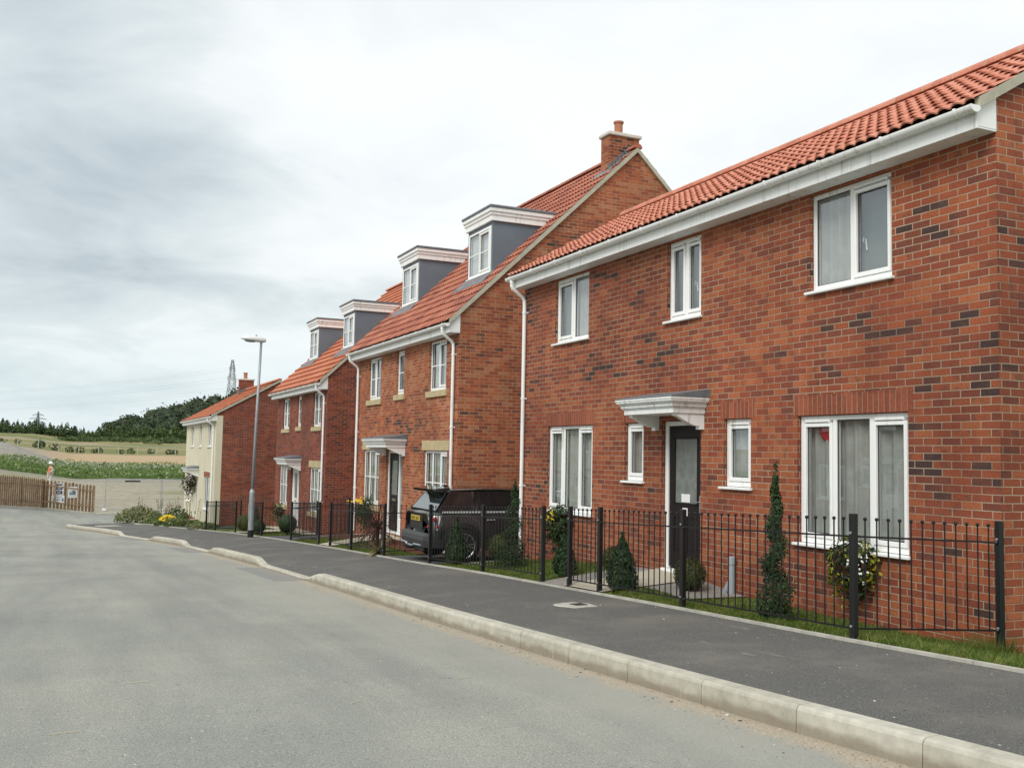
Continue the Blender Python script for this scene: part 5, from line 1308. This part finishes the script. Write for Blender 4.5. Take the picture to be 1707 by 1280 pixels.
for (x, y, l, a) in ((2.9, 7.2, .16, .3), (2.55, 8.2, .10, 1.4), (1.6, 8.6, .14, .2), (.6, 7.9, .18, .1), (1.9, 6.6, .12, .6), (3.3, 9.8, .12, 2.), (.1, 6.4, .16, .1)):
    dx2, dy2 = math.cos(a)*l/2, math.sin(a)*l/2; z = road_z(x, y)-st.location.z+.006; mb.tube([(x-2-dx2, y-8-dy2, z), (x-2, y-8, z+.003), (x-2+dx2, y-8+dy2, z)], .0022, 4, 'straw')
mb.build('stalk', st)

# ------------------------------------------------------------------ building site: picket fence, boards, worker, mesh fence
PF = [(2.0, 65.6), (-.75, 65.0), (-4.9, 58.2), (-9.5, 52.)]
pfz = lambda x, y: road_z(x, y)+.06
t = thing('picket_fence', 'tall brown timber picket fence screening the building site where the road turns', 'fence', (PF[0][0], PF[0][1], pfz(*PF[0]))); O = Vector(t.location)
M['picket'] = mat('weathered pickets', (.29, .195, .115), .9, .45, 3., .3, 40, col2=(.17, .105, .06))
for a, c in zip(PF, PF[1:]):
    Ln = math.hypot(c[0]-a[0], c[1]-a[1]); u = ((c[0]-a[0])/Ln, (c[1]-a[1])/Ln); nrm_ = (u[1], -u[0]); mb = MB(); n = int(Ln/.19)
    for k in range(n+1):
        x, y = a[0]+u[0]*Ln*k/n, a[1]+u[1]*Ln*k/n; z = pfz(x, y)-O.z; h = 1.72+rng.uniform(-.05, .03); w = rng.uniform(.066, .078)
        p = [(x-u[0]*w-O.x, y-u[1]*w-O.y, z+.02), (x+u[0]*w-O.x, y+u[1]*w-O.y, z+.02), (x+u[0]*w-O.x, y+u[1]*w-O.y, z+h-.09), (x-O.x, y-O.y, z+h), (x-u[0]*w-O.x, y-u[1]*w-O.y, z+h-.09)]
        mb.prism(p, (nrm_[0]*.022, nrm_[1]*.022, 0), 'picket')
    mb.build('picket_panel', t)
    rb2 = MB()
    for zz in (.35, 1.3):
        q0 = Vector((a[0], a[1], pfz(*a)+zz))-O; q1 = Vector((c[0], c[1], pfz(*c)+zz))-O
        rb2.prism([tuple(q0-Vector((nrm_[0]*.01, nrm_[1]*.01, 0))), tuple(q1-Vector((nrm_[0]*.01, nrm_[1]*.01, 0))), tuple(q1-Vector((nrm_[0]*.01, nrm_[1]*.01, -.09))), tuple(q0-Vector((nrm_[0]*.01, nrm_[1]*.01, -.09)))], (-nrm_[0]*.045, -nrm_[1]*.045, 0), 'timber')
    rb2.build('rail', t)
    for k in range(int(Ln/2.2)+1):
        f = min(1, k*2.2/Ln); x, y = a[0]+u[0]*Ln*f-nrm_[0]*.11, a[1]+u[1]*Ln*f-nrm_[1]*.11; z = pfz(x, y)-O.z; pb = MB(); pb.bbox(x-O.x-.045, x-O.x+.045, y-O.y-.045, y-O.y+.045, z-.2, z+1.6, 'timber', .006); pb.build('post', t)
a, c = Vector(PF[0]), Vector(PF[1]); u = (c-a).normalized(); nr_ = Vector((u.y, -u.x))
if nr_.y > 0: nr_ = -nr_
def board(name, label, cat, d, z0, w, h, fn):
    p = a+u*d+nr_*.045; zb = pfz(p.x, p.y)+z0
    t = thing(name, label, cat, (p.x, p.y, zb), math.atan2(-u.y, -u.x), 'notice boards on the picket fence'); mb = MB(); mb.box(-w/2, w/2, -.006, .006, 0, h, 'paper'); mb.build('board', t)
    mb = MB(); fn(mb, w, h, -.0075); mb.build('print', t); return t
def strip(mb, x0, x1, z0, z1, y, m): mb.box(x0, x1, y-.001, y+.001, z0, z1, m)
def f1(mb, w, h, y):
    strip(mb, -w*.42, w*.42, h*.80, h*.92, y, 'navy'); strip(mb, -w*.42, w*.42, h*.44, h*.72, y, 'navy'); strip(mb, -w*.42, w*.42, h*.08, h*.36, y, 'navy')
    for zz in (.60, .54, .24, .17): strip(mb, -w*.2, w*.22, h*zz, h*(zz+.03), y-.002, 'paper')
def f2(mb, w, h, y):
    for zz, l in ((.72, .8), (.46, .6), (.36, .7), (.2, .5)): strip(mb, -w*.42, -w*.42+w*l*.9, h*zz, h*(zz+.07), y, 'ink')
    strip(mb, w*.30, w*.44, h*.2, h*.6, y, 'ink')
def f3(mb, w, h, y):
    strip(mb, -w*.4, w*.4, h*.08, h*.92, y, 'cap'); strip(mb, -w*.35, w*.3, h*.28, h*.5, y-.002, 'ink'); strip(mb, -w*.05, w*.2, h*.5, h*.7, y-.002, 'ink'); strip(mb, w*.1, w*.35, h*.3, h*.62, y-.002, 'lead')
board('sign_board', 'white board with dark navy panels on the picket fence, above the wide one', 'sign', 2.0, .86, .50, .72, f1)
board('sign_board', 'wide white board with blue grey lettering on the picket fence, below the navy one', 'sign', 2.02, .40, .72, .44, f2)
board('sign_board', 'white framed board with a grey drawing on the picket fence, right of the other two', 'sign', 1.22, .80, .50, .66, f3)

def worker():
    x, y = -.5, 73.6; z = site_z(x, y)-.03
    t = thing('person', 'person in a white helmet and orange vest standing behind the picket fence', 'person', (x, y, z), R(20))
    M['skin'] = mat('skin', (.45, .27, .19), .6); M['hi_vis'] = mat('orange hi vis cloth', (.75, .16, .03), .7, .15, 12); M['pale_cloth'] = mat('pale work clothes', (.58, .56, .53), .9, .15, 9); M['helmet'] = mat('white helmet', (.80, .80, .78), .35); M['reflective'] = mat('reflective band', (.62, .64, .60), .4)
    def skin(name, pts, edges, m, root=0, par=t):
        me = bpy.data.meshes.new(name); me.from_pydata([p[:3] for p in pts], edges, []); o = bpy.data.objects.new(name, me); C.link(o); o.parent = par
        s_ = o.modifiers.new('skin', 'SKIN'); s_.use_smooth_shade = True
        for i, p in enumerate(pts):
            v = me.skin_vertices[0].data[i]; v.radius = (p[3], p[4] if len(p) > 4 else p[3]); v.use_root = (i == root)
        sb = o.modifiers.new('sub', 'SUBSURF'); sb.levels = 2; sb.render_levels = 2; me.materials.append(M[m]); return o
    # local: faces -x (towards the road), slightly turned
    body = [(0, 0, .93, .14, .12), (0, 0, 1.12, .14, .11), (0, 0, 1.33, .15, .12), (0, 0, 1.46, .07, .07), (0, 0, 1.53, .055), (-.01, 0, 1.62, .085, .08), (-.01, 0, 1.70, .08),
            (0, .20, 1.40, .065), (.02, .26, 1.14, .05), (-.12, .20, .96, .04), (-.18, .17, .93, .03), (0, -.20, 1.40, .065), (.03, -.27, 1.15, .05), (-.16, -.16, 1.12, .04), (-.23, -.10, 1.13, .03),
            (0, .10, .86, .10), (-.01, .12, .47, .07), (.02, .12, .09, .055), (-.12, .12, .04, .04), (0, -.10, .86, .10), (-.02, -.12, .47, .07), (.02, -.12, .09, .055), (-.12, -.12, .04, .04)]
    E_ = [(0, 1), (1, 2), (2, 3), (3, 4), (4, 5), (5, 6), (2, 7), (7, 8), (8, 9), (9, 10), (2, 11), (11, 12), (12, 13), (13, 14), (0, 15), (15, 16), (16, 17), (17, 18), (0, 19), (19, 20), (20, 21), (21, 22)]
    skin('body', body, E_, 'skin')
    gr = lambda i, k=.014: (*body[i][:3], *(r_+k for r_ in body[i][3:]))
    skin('trousers', [gr(0), gr(15), gr(16), (.02, .12, .12, .075), gr(19), gr(20), (.02, -.12, .12, .075)], [(0, 1), (1, 2), (2, 3), (0, 4), (4, 5), (5, 6)], 'pale_cloth')
    skin('shirt', [(0, 0, 1.2, .15, .12), gr(2, .01), gr(7), gr(8), (-.10, .21, .99, .05), gr(11), gr(12), (-.13, -.18, 1.125, .05)], [(0, 1), (1, 2), (2, 3), (3, 4), (1, 5), (5, 6), (6, 7)], 'pale_cloth')
    skin('vest', [(0, 0, .86, .185, .165), (0, 0, 1.1, .19, .155), (0, 0, 1.34, .195, .155), (0, 0, 1.43, .13, .11)], [(0, 1), (1, 2), (2, 3)], 'hi_vis')
    mb = MB(); mb.lathe((0, 0, 1.02), [(.193, 0), (.196, .005), (.196, .055), (.193, .06)], 18, 'reflective'); mb.build('reflective_band', t)
    mb = MB(); mb.lathe((-.01, 0, 1.66), [(.15, 0), (.135, .02), (.125, .07), (.10, .12), (.05, .155), (.01, .165)], 18, 'helmet'); mb.prism([(-.13, -.1, 1.665), (-.21, -.07, 1.655), (-.21, .07, 1.655), (-.13, .1, 1.665)], (0, 0, .012), 'helmet'); mb.build('helmet', t, smooth=True)
worker()

# temporary mesh fence on the gravel yard beside the cream house
def mesh_fence():
    pts = [(2.75, 68.6), (6.15, 68.4), (9.6, 68.2), (13., 68.)]
    t = thing('mesh_fence', 'thin galvanised mesh site fence on the gravel between the pickets and the cream house', 'fence', (pts[0][0], pts[0][1], site_z(*pts[0]))); O = Vector(t.location)
    for a, c in zip(pts, pts[1:]):
        za, zc = site_z(*a), site_z(*c); mb = MB(); P = lambda f, z: (a[0]+(c[0]-a[0])*f-O.x, a[1]+(c[1]-a[1])*f-O.y, za+(zc-za)*f+z-O.z)
        for z in (.1, 2.05): mb.tube([P(.01, z), P(.99, z)], .019, 6, 'galv')
        for f in (.01, .99): mb.tube([P(f, .0), P(f, 2.07)], .02, 6, 'galv')
        mb.build('panel_frame', t); wm = MB()
        for k in range(1, 24): wm.tube([P(k/24, .1), P(k/24, 2.05)], .0022, 3, 'wire', cap=False)
        for k in range(1, 9): wm.tube([P(.01, .1+k*.22), P(.99, .1+k*.22)], .0022, 3, 'wire', cap=False)
        wm.build('wire_mesh', t)
        fb = MB(); p = P(.0, 0); fb.bbox(p[0]-.12, p[0]+.12, p[1]-.35, p[1]+.35, p[2], p[2]+.13, 'lamp_shell', .02); fb.build('foot_block', t)
mesh_fence()
mb = MB(); p = (8.6, 133); z = site_z(*p); mb.tube([(-1.0, 0, .10), (0, .1, .12), (.8, 0, .10)], .10, 8, 'black_metal'); tag(mb.build('site_pipe', loc=(p[0], p[1], z)), 'dark length of pipe lying at the foot of the weedy bank', 'pipe')

# ------------------------------------------------------------------ far vegetation
M['bank_leaf'] = leaf_mat('bank weeds', [(.28, (.055, .10, .02)), (.5, (.125, .205, .045)), (.72, (.28, .35, .14))], .9, .3)
M['bank_pale'] = leaf_mat('pale umbel heads', [(.3, (.30, .36, .18)), (.6, (.48, .52, .34))], 1.5, .3)
mb = MB()
for _ in range(14000):
    x = rng.uniform(-24, 34); y = 137.5+rng.random()*8.5; 
    hh = (.35+.6*(.5+.9*noise.noise(Vector((x*.22, y*.2, 1)))))*sstep(-13, -3, x-.0)+.2
    z = site_z(x, y)+rng.random()**.7*max(.2, hh); mb.leaf((x, y, z), rng.uniform(.18, .42), 'bank_pale' if rng.random() < .10*sstep(-8, 0, x) and hh > .6 else 'bank_leaf', (0, -.4, 1))
tag(mb.build('weed_bank'), 'green bank of rank weeds with pale flower heads across the building site', 'weeds', kind='stuff')
M['wood_leaf'] = leaf_mat('woodland canopy', [(.28, (.015, .026, .012)), (.48, (.032, .052, .021)), (.62, (.052, .078, .029)), (.76, (.09, .115, .042))], .16, .12)
M['scrub_leaf'] = leaf_mat('young scrub', [(.28, (.035, .065, .022)), (.5, (.075, .12, .038)), (.72, (.13, .18, .06))], .35, .25)
def crown(mb, c, r, h, m, n, leaf, conic=0.):
    """leaf clumps through an uneven volume"""
    off = Vector((rng.random()*50, rng.random()*50, 0))
    for _ in range(n):
        v = Vector((rng.gauss(0, 1), rng.gauss(0, 1), rng.gauss(0, 1))).normalized(); k = .55+.5*rng.random()**.5
        k *= 1+.38*noise.noise(v*1.9+off)
        p = Vector((v.x*r*k, v.y*r*k, v.z*h*.5*k)); f = (p.z/h+.5)
        if conic: s_ = max(.08, 1.15-conic*f); p.x *= s_; p.y *= s_
        mb.leaf(Vector(c)+p, leaf*rng.uniform(.6, 1.3), m, v, .8)
mb = MB()
placed = 0
while placed < 380:
    x, y = rng.uniform(12, 150), rng.uniform(352, 455)
    hz = 20.5*math.exp(-((x-95)/62)**2-((y-455)/75)**2)
    if x < 17+max(0, (372-y))*.4: continue
    placed += 1
    r = rng.uniform(2.6, 5.2)*(.62 if x < 24 else 1); h = rng.uniform(6, 8.6)*(.55 if x < 22 else .75 if x < 34 else 1); c = (x, y, site_z(x, y)+h*.42)
    mb.ball(c, 1., 'wood_leaf', 8, 6, (r*.72, r*.72, h*.40)); crown(mb, c, r, h, 'wood_leaf', 260 if y < 420 else 130, 1.0)
tag(mb.build('woodland'), 'dark broadleaf wood covering the hill beyond the cream house', 'wood', kind='stuff')
mb = MB()
for _ in range(170):
    x = rng.uniform(11.5, 80); y = rng.uniform(284, 304); r = rng.uniform(1.2, 2.2); h = rng.uniform(2.2, 4.4); crown(mb, (x, y, site_z(x, y)+h*.45), r, h, 'scrub_leaf', 80, .7, .7)
for _ in range(60):
    x = rng.uniform(0, 30); y = rng.uniform(262, 284); r = rng.uniform(1.2, 2.6); h = rng.uniform(.6, 1.3); crown(mb, (x, y, site_z(x, y)+h*.4), r, h, 'scrub_leaf', 45, .6)
tag(mb.build('scrub'), 'light green young scrub growing along the foot of the wooded hill', 'scrub', kind='stuff')
M['hedge_leaf'] = leaf_mat('row tree foliage', [(.28, (.028, .050, .018)), (.5, (.062, .10, .034)), (.72, (.12, .165, .055))], .5, .2)
protos = []
for k in range(5):
    t = thing('hedgerow_tree', '', 'tree'); mb = MB(); h = 3.5; crown(mb, (0, 0, h*.53), 1.3, h, 'hedge_leaf', 420, .38, (.95, .8, .6, 1., .7)[k]); crown(mb, (.3-.15*k, .2, h*.3), 1.5, 2.0, 'hedge_leaf', 260, .4)
    mb.build('crown', t); mb = MB(); mb.tube([(0, 0, -.3), (.05, 0, 1.2), (0, .05, 2.4)], [.14, .10, .04], 6, 'stem'); mb.build('trunk', t); protos.append(t)
LH = 'small bushy tree in the dark row along the field edge at far left'
row = [(-31+k*1.12+rng.uniform(-.35, .35), 298+rng.uniform(-3, 3)) for k in range(41)]
for i, (x, y) in enumerate(row):
    k = i % 5; t = protos[k] if i < 5 else copy_tree(protos[k]); s_ = rng.choice((.72, .85, .95, 1.0, 1.12))*(1 if x < 4 else .85)
    t.location = (x, y, site_z(x, y)-.15); t.rotation_euler.z = rng.random()*6.28; t.scale = (s_*.9, s_*.9, s_); tag(t, LH, 'tree', 'trees in the row along the field edge')
# rough shrubs planted by the white fence
sp = thing('field_shrub', '', 'shrub'); mb = MB(); crown(mb, (0, 0, .55), .75, 1.25, 'hedge_leaf', 90, .32); mb.build('foliage', sp); mb = MB(); mb.tube([(0, 0, -.1), (0, 0, .6)], .04, 5, 'stem'); mb.build('stem', sp)
LS = 'small dark shrub dotted along the white rail fence in the dry field'
for i, (px, y, s_) in enumerate(((10, 213, 1.5), (20, 213, 1.3), (74, 206, 1.35), (95, 206, 1.1), (117, 206, 1.0), (132, 207, 1.05), (152, 206, .8), (158, 211, 1.0), (190, 206, .8), (205, 208, 1.0), (235, 212, .9), (262, 206, 1.0), (270, 207, .9), (300, 208, 1.1), (75, 222, 1.2), (45, 225, .8))):
    x = (px-103)/1650*(y*.908)*1.09; t = sp if i == 0 else copy_tree(sp); t.location = (x, y, site_z(x, y)-.05); t.scale = (s_*1.1, s_*1.1, s_); t.rotation_euler.z = i*1.3; tag(t, LS, 'shrub', 'shrubs along the white rail fence')
t = thing('rail_fence', 'long white post and rail fence crossing the dry field', 'fence', (-14, 203, site_z(-14, 203))); O = Vector(t.location)
fp = [(-14+k*3.45, 203-.0*k) for k in range(14)]
for k, (x, y) in enumerate(fp):
    z = site_z(x, y); mb = MB(); mb.bbox(x-O.x-.06, x-O.x+.06, y-O.y-.06, y-O.y+.06, z-O.z-.2, z-O.z+1.7, 'white_paint', .01); mb.build('post', t)
mb = MB()
for (x, y), (x2, y2) in zip(fp, fp[1:]):
    z, z2 = site_z(x, y)-O.z+1.55, site_z(x2, y2)-O.z+1.55; mb.prism([(x-O.x, y-O.y-.09, z-.045), (x2-O.x, y2-O.y-.09, z2-.045), (x2-O.x, y2-O.y-.09, z2+.045), (x-O.x, y-O.y-.09, z+.045)], (0, -.04, 0), 'white_paint')
mb.build('rail', t)

# ------------------------------------------------------------------ pylons and their wires
def pylon(label, x, y, z, H, bw, tw, arms, thk, rz=25):
    t = thing('pylon', label, 'pylon', (x, y, z), R(rz)); mb = MB(); th = thk
    hw = lambda f: bw*(1-f/.62)+tw*(f/.62) if f < .62 else tw*(1-(f-.62)/.38*.75)
    lv = [0, .16, .30, .42, .52, .62, .70, .78, .86, .93, 1.]
    for sx in (-1, 1):
        for sy in (-1, 1): mb.tube([(sx*hw(f), sy*hw(f), H*f) for f in lv], th, 4, 'pylon', cap=False)
    for f0, f1_ in zip(lv, lv[1:]):
        a, c = hw(f0), hw(f1_)
        for s_ in (-1, 1):
            mb.tube([(-a, s_*a, H*f0), (c, s_*c, H*f1_)], th*.6, 3, 'pylon', cap=False); mb.tube([(a, s_*a, H*f0), (-c, s_*c, H*f1_)], th*.6, 3, 'pylon', cap=False)
            mb.tube([(s_*a, -a, H*f0), (s_*c, c, H*f1_)], th*.6, 3, 'pylon', cap=False); mb.tube([(s_*a, a, H*f0), (s_*c, -c, H*f1_)], th*.6, 3, 'pylon', cap=False)
            mb.tube([(-c, s_*c, H*f1_), (c, s_*c, H*f1_)], th*.6, 3, 'pylon', cap=False); mb.tube([(s_*c, -c, H*f1_), (s_*c, c, H*f1_)], th*.6, 3, 'pylon', cap=False)
    mb.build('tower', t); am = MB()
    for f, l in arms:
        w = hw(f)
        for s_ in (-1, 1):
            tip = (s_*l, 0, H*f+.2)
            for sy in (-1, 1): am.tube([(s_*w, sy*w, H*f), tip], th*.7, 3, 'pylon', cap=False); am.tube([(s_*w, sy*w, H*(f+.055)), tip], th*.6, 3, 'pylon', cap=False)
            am.tube([tip, (tip[0], 0, tip[2]-H*.045)], th*.8, 4, 'pylon')
    am.build('cross_arm', t); return t
def at(px, py, Y):
    d = m3 @ Vector(((px-853.5)/1650, -(py-640)/1650, -1)); return d*(Y/d.y)
q = at(388, 600, 560); zb = site_z(q.x, q.y)-1
pylon('steel lattice pylon standing behind the chimney of the cream house', q.x, q.y, zb, q.z-zb, 5.2, 1.9, [(.63, 8), (.76, 8.5), (.89, 5.5)], .15, 66)
q2 = at(64, 686, 1500); zb2 = site_z(q2.x, q2.y)-1
pylon('distant pylon rising above the dark row of trees at far left', q2.x, q2.y, zb2, q2.z-zb2, 3.6, 1.7, [(.62, 8), (.75, 11), (.88, 7)], .42)
t = thing('power_lines', 'thin power lines strung from the pylon across the sky at left', 'power lines', (q.x, q.y, q.z)); mb = MB()
for f, l in ((.63, 8), (.76, 8.5), (.89, 5.5)):
    for s_ in (-1, 1):
        z = zb+(q.z-zb)*f; p0 = Vector((q.x+s_*l*math.cos(R(66)), q.y+s_*l*math.sin(R(66)), z)); p1 = at(-340, 668, 640)+Vector((0, s_*6, (f-.8)*30)); pts = []
        for k in range(17):
            v = p0.lerp(p1, k/16); v.z -= 5*(1-(2*k/16-1)**2); pts.append(tuple(v-Vector((q.x, q.y, q.z))))
        mb.tube(pts, .022, 3, 'wire', cap=False)
mb.build('wire', t)
